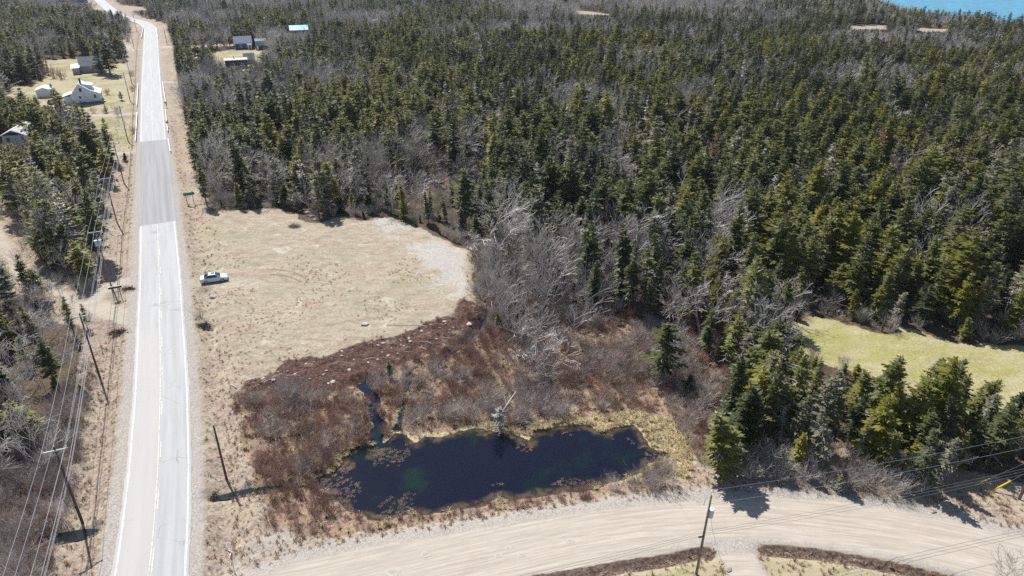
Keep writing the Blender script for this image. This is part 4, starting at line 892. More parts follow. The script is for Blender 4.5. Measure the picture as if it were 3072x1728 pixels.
WL = ['leftmost overhead wire of the roadside power line', 'overhead wire on the pole tops of the roadside line', 'right hand wire on the crossarms of the roadside line', 'neutral wire below the crossarms of the roadside line', 'upper thick cable hung on the roadside poles', 'middle cable hung on the roadside poles', 'lowest cable hung on the roadside poles']
for j in range(7): span([a[j] for a in ATP], .45, (.020, .020, .020, .018, .030, .022, .020)[j], WIRE if j < 4 else plain('grey_cable', (.42, .41, .42), .45, .2), 'overhead_wire', WL[j], group='wires of the roadside power line')
# the line along the gravel road
A_, B_, C_ = (18.1, 49.1), (66, 61), (-20, 38.5)
pa = utility_pole('weathered grey utility pole with one transformer at the gravel road', *A_, 10.3, R(14), False, 1, lean=(.12, -.1))
m = MB(); m.box((-.25, -.16, 5.3), (.55, .12, .14)); m.build('cable_bracket', BLACK, pa)
m = MB(); m.tube([(-.1, 0, 10.1), (-.42, 0, 9.75), (-.45, 0, 9.3)], [.03, .03, .03], 5); m.build('cutout_bracket', GALV, pa)
m = MB(); m.tube([(-.45, 0, 9.2), (-.38, 0, 9.75)], [.07, .05], 8); m.build('fuse_cutout', PORC, pa)
m = MB(); m.tube([(0.12, 0, 10.3), (.16, 0, 10.75)], [.04, .05], 8); m.build('insulator', PORC, pa)
utility_pole('utility pole just past the right picture edge above the gravel road', *B_, 10.3, R(14), True)
utility_pole('grey pole foot at the right picture edge beside the guy guards', 56.4, 59.4, 8.5, 0, False, lean=(.3, .1))
utility_pole('dark bare pole standing alone in the marsh right of the paved road', -33.05, 62.9, 7.7, 0, False, wood=TARP, lean=(-.12, .2))
q0 = utility_pole('thin brown pole right of the road by the crossroads', *G(501, 131), 8.5, 0, False, wood=WOODP)
utility_pole('pole beside the side road left of the crossroads', *G(324, 120), 9.0, R(60), True)
for zz_, r_, lb in ((10.9, .018, 'top wire over the gravel roadside trees'), (9.2, .018, 'second wire over the gravel roadside trees')): span([(A_[0], A_[1], zz_), (B_[0], B_[1], zz_ - .2)], .5, r_, WIRE, 'overhead_wire', lb, group='wires along the gravel road')
for k, (zz_, lb) in enumerate(((5.75, 'upper dark cable crossing above the gravel road'), (5.45, 'middle dark cable crossing above the gravel road'), (5.1, 'lowest dark cable crossing above the gravel road'))): span([(C_[0], C_[1], zz_), (A_[0] - .2 * k, A_[1], zz_), (B_[0], B_[1], zz_)], .3 + .1 * k, .016, CABLE, 'overhead_cable', lb, group='cables along the gravel road')
YEL = plain('yellow_plastic', (.75, .50, .02), .45, var=.08)
for (a, b), lb, r_ in (((2909, 1460), 'thin guy wire with pale yellow guard at lower right', .045), ((2974, 1473), 'guy wire with broad bright yellow guard at lower right', .09)):
    x, y = G(a, b); p0 = Vector((x, y, h1(x, y))); p1 = Vector((B_[0], B_[1], 10.0)); d = (p1 - p0).normalized()
    t = thing('guy_wire', lb, 'guy wire', p0); m = MB(); m.tube([(0, 0, 0), tuple(p1 - p0)], .012, 4); m.build('strand', WIRE, t); m = MB(); m.tube([tuple(d * .1), tuple(d * 2.3)], r_, 8); m.build('guard', YEL, t, True)
x, y = A_; t = thing('service_cable', 'slack cable hanging from the pole transformer to the ground side', 'cable', (x, y, 0)); m = MB(); m.tube([(.45, -.1, 7.6), (.6, -.6, 6.5), (1.3, -2.5, 4.2), (2.6, -5, 2.6), (4.5, -9, 2.4)], .014, 4); m.build('strand', CABLE, t)

# ------------------------------------------------------------------ houses
GLASS = plain('window_glass', (.03, .04, .07), .12, var=.1, spec=.6); WTRIM = plain('white_trim', (.8, .8, .8), .5, var=.03)
def siding(name, col, scale=7.0, depth=.02):
    if name in _MC: return _MC[name]
    m, t, b = newmat(name); g = N(t, 'ShaderNodeNewGeometry'); sx = N(t, 'ShaderNodeSeparateXYZ'); L(t, g.outputs['Position'], sx.inputs[0])
    fr = MATH(t, 'FRACT', MATH(t, 'MULTIPLY', sx.outputs[2], scale)); n = NOISE(t, g.outputs['Position'], .8, 5)
    c = MIX(t, RAMP(t, n, .35, .65), tuple(k * .9 for k in col), col); L(t, c, b.inputs['Base Color']); b.inputs['Roughness'].default_value = .6
    bp = N(t, 'ShaderNodeBump', i_Distance=depth); L(t, fr, bp.inputs['Height']); L(t, bp.outputs[0], b.inputs['Normal']); _MC[name] = m; return m
def shingles(name, col): return plain(name, col, .85, var=.22, scale=1.8)
def house(name, label, px, py, rz, l, prof, wall, roof, wins=(), cat='house', over=.35, found=None, back=True, thick=.14):
    """local -y end faces the viewer; prof runs from left eave over the ridge to right eave"""
    x, y = G(px, py); t = thing(name, label, cat, (x, y, h1(x, y) - .02), rz)
    x0, x1 = prof[0][0], prof[-1][0]; f0 = .0
    if found:
        m = MB(); m.box(((x0 + x1) / 2, l / 2, found / 2 - .2), (x1 - x0 - .06, l - .06, found + .4)); m.build('foundation', plain('foundation_blue', (.10, .15, .24), .8), t); f0 = found
    m = MB(); pf = [(x0, f0 - .02)] + list(prof) + [(x1, f0 - .02)]
    m.prism(pf[::-1], lambda a, b: (a, 0, b), lambda a, b: (a, l, b)); w = m.build('wall', wall, t)
    for (xa, za), (xb, zb) in zip(prof[:-1], prof[1:]):
        n = Vector((-(zb - za), 0, xb - xa)).normalized() * thick; e0 = e1 = Vector((0, 0, 0)); dd = Vector((xb - xa, 0, zb - za)).normalized()
        if (xa, za) == tuple(prof[0]): e0 = -dd * over
        if (xb, zb) == tuple(prof[-1]): e1 = dd * over
        a = Vector((xa, 0, za)) + e0 + n * .15; b = Vector((xb, 0, zb)) + e1 + n * .15; m = MB(); v = []
        for yy in (-over, l + over):
            for p in (a, b, b + n, a + n): v.append((p.x, yy, p.z))
        m.v = v; m.f = [(0, 1, 2, 3), (7, 6, 5, 4), (0, 4, 5, 1), (1, 5, 6, 2), (2, 6, 7, 3), (3, 7, 4, 0)]; m.m = [0] * 6; m.build('roof', roof, t)
        m = MB(); yy = -over - .03; m.v = [(p.x, q, p.z) for q in (yy, yy + .028) for p in (a - n * .5, b - n * .5, b + n * 1.02, a + n * 1.02)]; m.f = [(0, 1, 2, 3), (7, 6, 5, 4), (0, 4, 5, 1), (1, 5, 6, 2), (2, 6, 7, 3), (3, 7, 4, 0)]; m.m = [0] * 6; m.build('bargeboard', WTRIM, t)
    for face, u, z, ww, hh in wins:
        m = MB(); g = MB()
        if face == 'f': m.box((u, -.03, z), (ww + .22, .07, hh + .22)); g.box((u, -.055, z), (ww, .05, hh))
        elif face == 'r': m.box((x1 + .03, u, z), (.07, ww + .22, hh + .22)); g.box((x1 + .055, u, z), (.05, ww, hh))
        elif face == 'l': m.box((x0 - .03, u, z), (.07, ww + .22, hh + .22)); g.box((x0 - .055, u, z), (.05, ww, hh))
        f = m.build('window', WTRIM, t); g.build('pane', GLASS, f)
    return t
RZ = R(24.5); WHITE = siding('white_clapboard', (.74, .83, .95)); METAL = plain('pale_metal_roof', (.72, .74, .75), .35, .2, var=.06, scale=1)
hw = house('gabled_house', 'white gabled house with brick chimney and dormer on the left lawn', 221, 314, RZ, 8.5, [(0, 3.3), (2.9, 6.9), (6.0, 4.5), (8.8, 3.3)], WHITE, METAL, [('f', 3.2, 4.9, .75, 1.25), ('f', 2.6, 2.4, .7, .9), ('f', 7.2, 2.4, .75, 1.15), ('f', 3.4, 1.0, .35, .35), ('r', 2.2, 2.3, .9, 1.2), ('r', 6.2, 2.3, .9, 1.2)], found=.7)
m = MB(); m.box((3.5, 2.4, 7.3), (.55, .55, 2.2)); m.box((3.5, 2.4, 8.4), (.68, .68, .16)); m.build('chimney', plain('dark_brick', (.09, .05, .045), .9, var=.3), hw)
m = MB(); m.prism([(4.3, 5.2), (4.0, 6.35), (6.6, 5.75), (6.6, 4.4)], lambda a, b: (a, 2.0, b), lambda a, b: (a, 6.4, b)); d_ = m.build('dormer', WHITE, hw)
m = MB(); m.prism([(3.7, 6.5), (6.95, 5.75), (6.95, 5.9), (3.7, 6.65)], lambda a, b: (a, 1.75, b), lambda a, b: (a, 6.65, b)); m.build('dormer_roof', METAL, d_)
for v_ in (3.2, 5.2): m = MB(); m.box((6.63, v_, 5.15), (.05, .8, .8)); m.build('dormer_window', GLASS, d_)
m = MB(); m.box((-1.3, 3.5, 1.5), (2.6, 5, 2.6)); k_ = m.build('side_porch', WHITE, hw); m = MB(); m.prism([(-2.9, 2.75), (.02, 3.6), (.02, 3.75), (-2.9, 2.9)], lambda a, b: (a, .7, b), lambda a, b: (a, 6.3, b)); m.build('porch_roof', METAL, k_)
m = MB(); m.box((9.4, 1.2, .5), (1.2, 1.6, .16)); k_ = m.build('step', plain('step_wood', (.5, .47, .43), .8), hw)
GREYSH = siding('grey_shingle_wall', (.33, .33, .35), 5); GROOF = shingles('grey_asphalt_roof', (.30, .31, .34))
def wide(*a, **k): return house(*a, **k)
h2 = house('shingled_house', 'grey shingled house with octagon window half hidden by spruces', 312, 217, RZ + R(90), 8.5, [(0, 3.0), (3.2, 6.2), (6.4, 3.0)], GREYSH, GROOF, [('l', 3.0, 1.7, .9, 1.1)])
m = MB(); m.box((-.2, 9.9, 1.35), (4.0, 2.6, 2.7)); k_ = m.build('lean_to', GREYSH, h2); m = MB(); m.prism([(-2.5, 2.72), (1.9, 3.6), (1.9, 3.74), (-2.5, 2.86)], lambda a, b: (a, 8.45, b), lambda a, b: (a, 11.5, b)); m.build('lean_to_roof', METAL, k_)
m = MB(); m.prism([(9.9 + .45 * math.cos(R(45 * i + 22.5)), 1.8 + .45 * math.sin(R(45 * i + 22.5))) for i in range(8)], lambda a, b: (-2.27, a, b), lambda a, b: (-2.18, a, b)); f_ = m.build('octagon_window', WTRIM, k_)
m = MB(); m.prism([(9.9 + .28 * math.cos(R(45 * i + 22.5)), 1.8 + .28 * math.sin(R(45 * i + 22.5))) for i in range(8)], lambda a, b: (-2.29, a, b), lambda a, b: (-2.25, a, b)); m.build('pane', GLASS, f_)
gr_ = house('garage', 'small white garage with pale roof left of the white house', 112, 294, RZ, 6.0, [(0, 2.5), (2.4, 3.3), (4.8, 2.5)], WHITE, METAL, [('r', 3, 1.4, .7, .7)], 'garage', over=.3)
m = MB(); m.box((2.4, -.03, 1.05), (2.6, .06, 2.1)); k_ = m.build('garage_door', plain('garage_door_paint', (.66, .68, .72), .5), gr_)
for i in range(4): m = MB(); m.box((2.4, -.07, .3 + .5 * i), (2.5, .04, .44)); m.build('panel', WTRIM, k_)
h4 = house('bungalow', 'pale bungalow with dark gable and grey roof at the left edge', 15, 444, R(12), 9.5, [(0, 3.6), (3.1, 5.0), (6.2, 3.6)], siding('pale_blue_siding', (.72, .82, .94)), shingles('pale_grey_roof', (.52, .52, .53)), [('f', 1.5, 2.4, .9, 1.2), ('f', 5.2, 2.4, .8, 1.2), ('r', 3, 2.4, 1.2, 1.0)], over=.55)
m = MB(); m.prism([(.15, 3.62), (6.05, 3.62), (3.1, 4.93)], lambda a, b: (a, -.05, b), lambda a, b: (a, -.01, b)); m.build('gable_panel', plain('navy_siding', (.03, .04, .075), .7), h4)
h5 = house('dark_cabin', 'dark stained cabin with pale roof and white rail in the right clearing', 744, 205, R(20 + 90), 9.0, [(0, 3.5), (2.0, 4.0), (4.0, 3.5)], siding('navy_cabin_wall', (.055, .06, .085), 4), plain('weathered_cabin_roof', (.46, .43, .39), .6, var=.12, scale=1.5), [('l', 2.2, 1.5, 1.4, 1.1), ('l', 6.2, 1.5, 1.6, 1.2)], 'cabin')
m = MB(); m.box((-1.5, 4.2, .5), (2.6, 6.5, .14)); dk = m.build('deck', plain('deck_boards', (.4, .36, .32), .8), h5)
m = MB(); m.box((-2.78, 4.2, 1.35), (.08, 6.4, .1)); m.build('rail', WTRIM, dk)
for i in range(6): m = MB(); m.box((-2.78, 1.2 + 1.2 * i, .95), (.07, .07, .8)); m.build('rail_post', WTRIM, dk)
m = MB(); m.tube([(2.0, 5.2, 3.6), (2.0, 5.2, 4.9)], .16, 8); m.tube([(2.0, 5.2, 4.9), (2.0, 5.2, 5.02), (2.0, 5.2, 5.2)], [.28, .3, .1], 10); m.build('stove_pipe', GALV, h5, True)
h6 = house('grey_shed', 'grey steep roofed shed behind the dark cabin', 765, 194, R(18 + 90), 4.2, [(0, 2.2), (2.3, 4.4), (4.6, 2.2)], siding('grey_board_wall', (.22, .23, .25), 3), shingles('slate_grey_roof', (.22, .23, .25)), [('l', 1.2, 1.2, .6, .7)], 'shed')
h7 = house('blue_house', 'dark blue house with slate roof and white porch by the far clearing', 757, 148, R(19 + 90), 8.0, [(0, 3.0), (3.8, 5.8), (7.6, 3.0)], siding('blue_house_wall', (.06, .10, .22), 4), shingles('slate_blue_roof', (.20, .23, .30)), [('l', 2, 1.7, .9, 1.2), ('l', 5, 1.7, .9, 1.2)])
m = MB(); m.box((-.9, 1.0, 1.3), (1.7, 1.9, 2.4)); k_ = m.build('porch', WHITE, h7); m = MB(); m.box((-1.78, 1.0, 1.2), (.06, .8, 1.9)); m.build('porch_door', GLASS, k_); m = MB(); m.box((-.9, 1.0, 2.58), (2.1, 2.3, .14)); m.build('porch_roof', METAL, k_)
h8 = house('gambrel_barn', 'dark blue gambrel barn right of the far blue house', 801, 151, R(18 + 90), 5.0, [(0, 2.3), (.9, 4.0), (2.8, 5.0), (4.7, 4.0), (5.6, 2.3)], siding('navy_barn_wall', (.035, .06, .13), 3), shingles('green_grey_roof', (.30, .36, .38)), [], 'barn', over=.2)
m = MB(); m.box((-.03, 4.2, 1.05), (.06, .75, 2.0)); m.build('door', WTRIM, h8)
h9 = house('metal_roof_house', 'house with turquoise white metal roof among the far spruces', 925, 104, R(16 + 90), 9.6, [(0, 2.6), (3.4, 4.6), (6.8, 2.6)], siding('cream_wall', (.6, .6, .56)), plain('turquoise_metal_roof', (.36, .64, .72), .35, .2, var=.06), [('l', 2.5, 1.4, 1, 1), ('l', 6.8, 1.4, 1, 1)])
house('roadside_building', 'blue walled building at the top left by the far road', 262, 15, R(22 + 90), 11, [(0, 5.0), (4, 7.0), (8, 5.0)], siding('dusty_blue_wall', (.16, .24, .36), 3), shingles('dark_far_roof', (.2, .21, .24)), [('l', 3, 2.2, 1.2, 1.2), ('l', 8, 2.2, 1.2, 1.2)], 'building')
house('low_building', 'low grey building at the top left edge of the photo', 205, 12, R(22 + 90), 12, [(0, 3.5), (4, 5.0), (8, 3.5)], siding('pale_far_wall', (.5, .5, .52), 3), shingles('dark_far_roof', (.2, .21, .24)), [('l', 3, 1.8, 1.2, 1.2), ('l', 8, 1.8, 1.2, 1.2)], 'building')

# ------------------------------------------------------------------ cars
def car(name, label, x, y, rz, paint, suv=False):
    t = thing(name, label, 'car', (x, y, h1(x, y)), rz); Wd = .91
    rf = 1.44 if not suv else 1.68
    low = [(-2.28, .35), (-2.33, .62), (-2.25, .93), (-1.75, 1.0), (.75, .97), (1.9, .80), (2.28, .62), (2.33, .38), (2.2, .24), (-2.2, .24)]
    secs = [(-1.0, .80), (-.93, .96), (-.6, 1.0), (.6, 1.0), (.93, .96), (1.0, .80)]
    m = MB(); i0 = 0; n = len(low)
    for yy, sc in secs: m.v += [(a * (.985 if abs(yy) > .9 else 1) , yy * Wd, .24 + (b - .24) * (1 if sc > .9 or b < .7 else .93)) for a, b in low]
    for k in range(len(secs) - 1):
        for j in range(n): m.f.append((k * n + j, k * n + (j + 1) % n, (k + 1) * n + (j + 1) % n, (k + 1) * n + j)); m.m.append(0)
    m.f += [tuple(range(n))[::-1], tuple(range((len(secs) - 1) * n, len(secs) * n))]; m.m += [0, 0]; m.build('body', paint, t)
    xr = -1.95 if suv else -1.6; gh_ = [(xr, .97), (xr + (.25 if suv else .75), rf - .02), (-.2, rf + .02), (.32, rf - .04), (1.12, .95)]
    tops = [(xr + (.25 if suv else .75), rf), (.32, rf - .03)]
    # roof
    m = MB(); a, b = tops; m.v = [(a[0], -.62, a[1]), (b[0], -.62, b[1]), (b[0], .62, b[1]), (a[0], .62, a[1]), (-.3, -.56, rf + .045), (-.3, .56, rf + .045)]
    m.f = [(0, 1, 4), (1, 2, 5, 4), (2, 3, 5), (3, 0, 4, 5), (3, 2, 1, 0)]; m.m = [0] * 5; m.build('roof', paint, t)
    m = MB(); m.box((-.1, .1, rf + .05), (.5, .4, .02)); m.build('sunroof', GLASS, t)
    GL = plain('car_glass', (.012, .016, .026), .08, var=.1, spec=.7)
    q = lambda nm, *p: (lambda mm: (mm.quad(*p), mm.build(nm, GL, t)))(MB())
    q('windshield', (1.12, -.74, .95), (1.12, .74, .95), (b[0] + .02, .6, b[1] - .01), (b[0] + .02, -.6, b[1] - .01))
    q('rear_window', (xr, .72, .98), (xr, -.72, .98), (a[0] - .02, -.6, a[1] - .01), (a[0] - .02, .6, a[1] - .01))
    for sg in (-1, 1):
        ys_ = lambda z_: sg * (.80 - .19 * (z_ - .95) / (rf - .95))
        for u0, u1, nm in ((.02, .47, 'side_window'), (.50, .98, 'side_window')):
            lo0, lo1 = xr + .1 + (1.12 - xr - .2) * u0, xr + .1 + (1.12 - xr - .2) * u1; hi0, hi1 = a[0] + (b[0] - a[0]) * u0, a[0] + (b[0] - a[0]) * u1
            p = [(lo0, ys_(.97), .97), (lo1, ys_(.97), .97), (hi1, ys_(rf - .05), rf - .05), (hi0, ys_(rf - .05), rf - .05)]; q(nm, *(p if sg < 0 else p[::-1]))
        for pts in (((xr, .97), a), ((1.12, .95), b)):
            (x0, z0), (x1, z1) = pts; m = MB(); m.tube([(x0, ys_(.97) * 1.0, z0), (x1, ys_(rf), z1)], .045, 5); m.build('pillar', paint, t)
        m = MB(); m.box((.72, sg * .98, 1.0), (.12, .2, .13)); m.build('side_mirror', paint, t)
        m = MB(); m.box((2.16, sg * .66, .66), (.26, .36, .12), 0); m.build('headlight', plain('lamp_glass', (.5, .55, .6), .1), t)
        m = MB(); m.box((-2.27, sg * .68, .80), (.1, .36, .16)); m.build('taillight', plain('red_lamp', (.25, .01, .01), .2), t)
        for wx in (-1.36, 1.36):
            m = MB(); m.tube([(wx, sg * .70, .32), (wx, sg * .93, .32)], .325, 18); w = m.build('wheel', BLACK, t, False)
            m = MB(); m.tube([(wx, sg * .925, .32), (wx, sg * .945, .32)], [.21, .2], 12); m.build('rim', plain('alloy', (.5, .5, .52), .35, .6), w)
    m = MB(); m.box((0, 0, .2), (4.3, 1.6, .1)); m.build('sill', BLACK, t)
    return t
CARW = plain('white_car_paint', (.58, .64, .74), .25, var=.02, spec=.6)
a, b = np.array(G(622, 853)), np.array(G(665.6, 846.5)); ang = math.atan2(*(b - a)[::-1]); c = (a + b) / 2 + np.array([-math.sin(ang), math.cos(ang)]) * .85
car('sedan_car', 'white sedan parked on the left edge of the dry field', c[0], c[1], ang, CARW)
car('parked_car', 'dark car parked between the white garage and white house', *G(165, 311), R(70), plain('dark_car_paint', (.05, .055, .07), .25, spec=.6), True)
x, y = G(62, 289); t = thing('utility_trailer', 'low white trailer among trees left of the white garage', 'trailer', (x, y, h1(x, y)), R(20))
m = MB(); m.box((0, 0, .7), (3.6, 1.7, .12)); m.build('bed', WTRIM, t)
for sg in (-1, 1):
    m = MB(); m.box((0, sg * .82, .95), (3.6, .06, .4)); m.build('side_board', WTRIM, t); m = MB(); m.tube([(-.2, sg * .9, .35), (-.2, sg * 1.05, .35)], .33, 12); m.build('wheel', BLACK, t)
m = MB(); m.tube([(1.8, 0, .6), (3.2, 0, .5)], .05, 6); m.build('tow_bar', GALV, t)

# ------------------------------------------------------------------ guardrails and signs
def guardrail(label, p0, p1):
    a, b = np.array(G(*p0)), np.array(G(*p1)); Ln = np.linalg.norm(b - a); t = thing('guardrail', label, 'guardrail', (a[0], a[1], .12), math.atan2(*(b - a)[::-1]), 'guardrails along the paved road')
    m = MB(); pf = [(-.02, .42), (.04, .47), (-.02, .57), (.04, .67), (-.02, .72), (-.06, .72), (-.0, .67), (-.06, .57), (-.0, .47), (-.06, .42)]
    m.prism(pf, lambda u, v: (0, u, v), lambda u, v: (Ln, u, v)); m.box((Ln / 2, 0, .75), (Ln, .2, .06)); m.build('rail', plain('rail_steel', (.70, .69, .67), .5, .1), t)
    me = None
    for i in range(int(Ln / 3.8) + 1):
        if me is None: m = MB(); m.box((0, .1, .25), (.14, .16, .95)); me = m.mesh('post', TARP)
        put('post', me, t, (min(.2 + i * 3.8, Ln), 0, 0))
guardrail('guardrail beside the lawn left of the road, upper run', (416, 257), (412, 324)); guardrail('guardrail left of the road just above the grey patch', (413, 345), (408, 430))
guardrail('guardrail right of the road, upper run ending at a yellow sign', (489, 252), (499, 318)); guardrail('guardrail right of the road between the two yellow signs', (498, 336), (505, 400)); guardrail('short guardrail right of the road beside the grey patch', (506, 424), (513, 462))
guardrail('far guardrail left of the road above the crossroads', (431, 86), (425, 117)); guardrail('far guardrail right of the road at the bend', (470.5, 88), (474, 116))
def sign_text(parent, txt, size, mat, loc, rot):
    cu = bpy.data.curves.new('lettering', 'FONT'); cu.body = txt; cu.size = size; cu.align_x = 'CENTER'; cu.align_y = 'CENTER'; cu.extrude = .002; cu.materials.append(mat)
    f_ = bpy.data.objects.new('lettering', cu); COL.objects.link(f_); bpy.context.view_layer.update(); me = bpy.data.meshes.new_from_object(f_.evaluated_get(bpy.context.evaluated_depsgraph_get())); bpy.data.objects.remove(f_); me.materials.clear(); me.materials.append(mat)
    o = put('lettering', me, parent); o.location = loc; o.rotation_euler = rot; return o
for (a, b), lb in (((500, 324), 'yellow diamond sign at the end of the upper right guardrail'), ((505, 384), 'yellow diamond sign beside the lower right guardrail')):
    x, y = G(a, b); t = thing('warning_sign', lb, 'road sign', (x, y, h1(x, y)), RZ, 'yellow diamond signs')
    m = MB(); m.box((0, .05, 1.0), (.08, .08, 2.4)); m.build('post', TARP, t)
    m = MB(); m.prism([(0, 1.05), (.52, 1.57), (0, 2.09), (-.52, 1.57)], lambda u, v: (u, -.02, v), lambda u, v: (u, 0, v)); m.build('panel', plain('sign_yellow', (.62, .33, .03), .5, var=.05), t)
x, y = G(571.5, 607); t = thing('road_name_sign', 'green road sign on two posts beside the wood edge', 'road sign', (x, y, h1(x, y)), RZ)
for sg in (-.7, .7): m = MB(); m.box((sg, .06, 1.3), (.12, .1, 3.2)); m.build('post', TARP, t)
SGREEN = plain('sign_green', (.02, .22, .17), .5, var=.05)
m = MB(); m.box((0, 0, 2.62), (2.36, .03, .74)); bd = m.build('border', WTRIM, t); m = MB(); m.box((0, -.012, 2.62), (2.26, .03, .64)); m.build('panel', SGREEN, t)
for u, v, w_, h_ in ((-.62, 2.72, .62, .06), (.2, 2.73, .7, .05), (-.3, 2.52, .5, .05), (.55, 2.5, .5, .06)): m = MB(); m.box((u, -.035, v), (w_, .015, h_)); m.build('worn_lettering', plain('faded_white', (.35, .55, .5), .6), t)
x, y = G(354.5, 896); t = thing('wooden_sign', 'dark board sign on two posts in the left driveway loop', 'sign', (x, y, h1(x, y)), R(26))
for sg in (-.56, .56): m = MB(); m.box((sg, 0, 1.25), (.09, .09, 3.1)); m.build('post', TARP, t)
m = MB(); m.box((0, -.07, 2.62), (2.05, .05, .36)); m.build('board', plain('dark_sign_back', (.05, .045, .035), .8), t); m = MB(); m.box((0, -.07, 2.825), (2.1, .12, .05)); m.build('cap', WTRIM, t); m = MB(); m.box((0, -.06, 1.75), (1.2, .05, .06)); m.build('crossbar', TARP, t)
t = thing('stop_sign', 'red octagonal stop sign seen nearly edge on at bottom left', 'road sign', (-27.3, 49.4, h1(-27.3, 49.4)), R(6))
m = MB(); m.box((-.05, 0, 1.2), (.07, .07, 2.8)); m.build('post', GALV, t)
oc = lambda r_: [(r_ * math.cos(R(45 * i + 22.5)), 2.35 + r_ * math.sin(R(45 * i + 22.5))) for i in range(8)]
m = MB(); m.prism(oc(.41), lambda u, v: (-.005, u, v), lambda u, v: (.012, u, v)); m.build('rim', WTRIM, t); m = MB(); m.prism(oc(.375), lambda u, v: (.008, u, v), lambda u, v: (.018, u, v)); m.build('panel', plain('sign_red', (.38, .02, .025), .5, var=.05), t)
sign_text(t, 'STOP', .28, WTRIM, (.022, 0, 2.35), (R(90), 0, R(90)))
# pallet by the car
x, y = G(641, 884); t = thing('pallet', 'small weathered pallet lying on the field near the sedan', 'pallet', (x, y, h1(x, y)), R(75)); PWD = plain('pallet_wood', (.45, .38, .38), .8, var=.2)
for i in range(6): m = MB(); m.box((0, -.5 + .2 * i, .2), (1.1, .13, .025)); m.build('slat', PWD, t)
for i in range(3): m = MB(); m.box((-.5 + .5 * i, 0, .11), (.09, 1.1, .13)); m.build('runner', PWD, t)

# ------------------------------------------------------------------ stones, sticks, brush
def stone_mesh(seed):
    import bmesh
    rn = random.Random(seed); bm = bmesh.new(); bmesh.ops.create_icosphere(bm, subdivisions=1, radius=.5)
    for v in bm.verts: v.co *= rn.uniform(.72, 1.15); v.co.z *= .55
    me = bpy.data.meshes.new('stone'); bm.to_mesh(me); bm.free(); me.materials.append(plain('pale_stone', (.36, .315, .285), .9, var=.45, scale=1.2)); return me
SM = [stone_mesh(i) for i in range(5)]
def stone(label, px, py, sz, group=None, flat=1.0):
    x, y = G(px, py); o = put('stone', SM[rt.randrange(5)], None, (x, y, h1(x, y) + sz * .08), rt.random() * 6); o.scale = (sz * rt.uniform(.9, 1.5), sz, sz * flat); tag(o, label, 'stone', group)
for a, b, sz, lb in ((1095, 976, 1.2, 'flat white stone alone on the lower right of the field'), (1408, 978, 1.1, 'pale boulder on the earth bank beside the stream'), (2796, 1533, .95, 'grey white boulder at the upper edge of the gravel road'), (996, 1571, .5, 'pale round stone below the left end of the pond'), (918, 638, 1.5, 'pale slab on the stone heap behind the field'), (935, 648, 1.3, 'second pale slab on the stone heap behind the field'),
                     (900, 632, 1.0, 'grey stone at the top of the heap behind the field'), (945, 658, .9, 'lowest stone of the heap behind the field'), (580, 866, .5, 'white stone left of the sedan by the track'), (590, 871, .45, 'second white stone left of the sedan by the track'), (577, 829, .5, 'pale stone at the road edge above the sedan track'), (2165, 1690, .5, 'pale stone beside the lower driveway mouth'), (2186, 1712, .6, 'larger pale stone down the lower driveway edge'), (860, 1172, .9, 'pale stone at the foot of the earth bank'), (1000, 1150, .8, 'pale stone low on the earth bank above the marsh'), (838, 1169, .7, 'small pale stone at the left foot of the earth bank'),
                     (842, 219, 1.4, 'white stone heap in the far right clearing')):
    stone(lb, a, b, sz, flat=.7)
n_ = 0; rd_ = random.Random(5)
while n_ < 95:
    a, b = rd_.uniform(720, 1440), rd_.uniform(920, 1170); x, y = G(a, b); s_ = float(sdist(dirt, np.array([x]), np.array([y]))[0])
    if s_ > -.3 or rd_.random() < (.6 if b > 1120 - (a - 850) * .33 + 18 else 0): continue
    ws = 'left' if a < 900 else ('middle' if a < 1180 else 'right'); stone(f'pale angular stone scattered on the {ws} part of the earth bank', a, b, rd_.choice((.12, .15, .2, .24, .3, .45, .62)), 'stones on the earth bank'); n_ += 1
STICK = plain('bleached_wood', (.55, .50, .47), .8, var=.15); DSTICK = plain('dark_dead_wood', (.13, .09, .075), .9, var=.3)
def stick(label, px, py, ln, rz, r_, mat, tilt=.05, bend=.2, group=None, name='fallen_branch'):
    x, y = G(px, py); m = MB(); m.tube([(-ln / 2, 0, 0), (0, bend * ln * .3, ln * tilt * .5), (ln / 2, 0, ln * tilt)], [r_, r_ * .85, r_ * .4], 5)
    m.tube([(ln * .1, bend * ln * .25, ln * tilt * .55), (ln * .25, bend * ln * .25 + ln * .16, ln * tilt + ln * .05)], [r_ * .6, r_ * .25], 4)
    o = m.build(name, mat); o.location = (x, y, h1(x, y) + r_); o.rotation_euler = (0, 0, rz); tag(o, label, 'branch', group)
stick('curved bleached branch just left of the stop sign', 683, 1652, 1.9, R(-50), .055, STICK, .15, .6); stick('thin bleached branch above the stop sign', 683, 1628, 1.3, R(-60), .04, STICK, .1, -.5); stick('bleached stick in the reddish weeds right of the stop sign', 737, 1590, 1.2, R(60), .04, STICK)
stick('long grey fallen trunk leaning into the pond edge', 1515, 1238, 5.5, R(60), .13, STICK, .35, .05); stick('bleached stick in the scrub left of the marsh', 722, 1385, 1.2, R(-55), .045, STICK); stick('fallen pole on the wood edge behind the green sign', 600, 582, 2.6, R(55), .07, STICK, .25, .05); stick('grey log across the scrub above the pond', 1290, 1180, 2.6, R(-50), .07, STICK, .2)
stick('white broken trunk near the stream right of the field', 1478, 935, 3.4, R(100), .12, STICK, .35, .05); stick('white root end at the left tip of the earth bank', 700, 1160, 1.3, R(-35), .09, STICK)
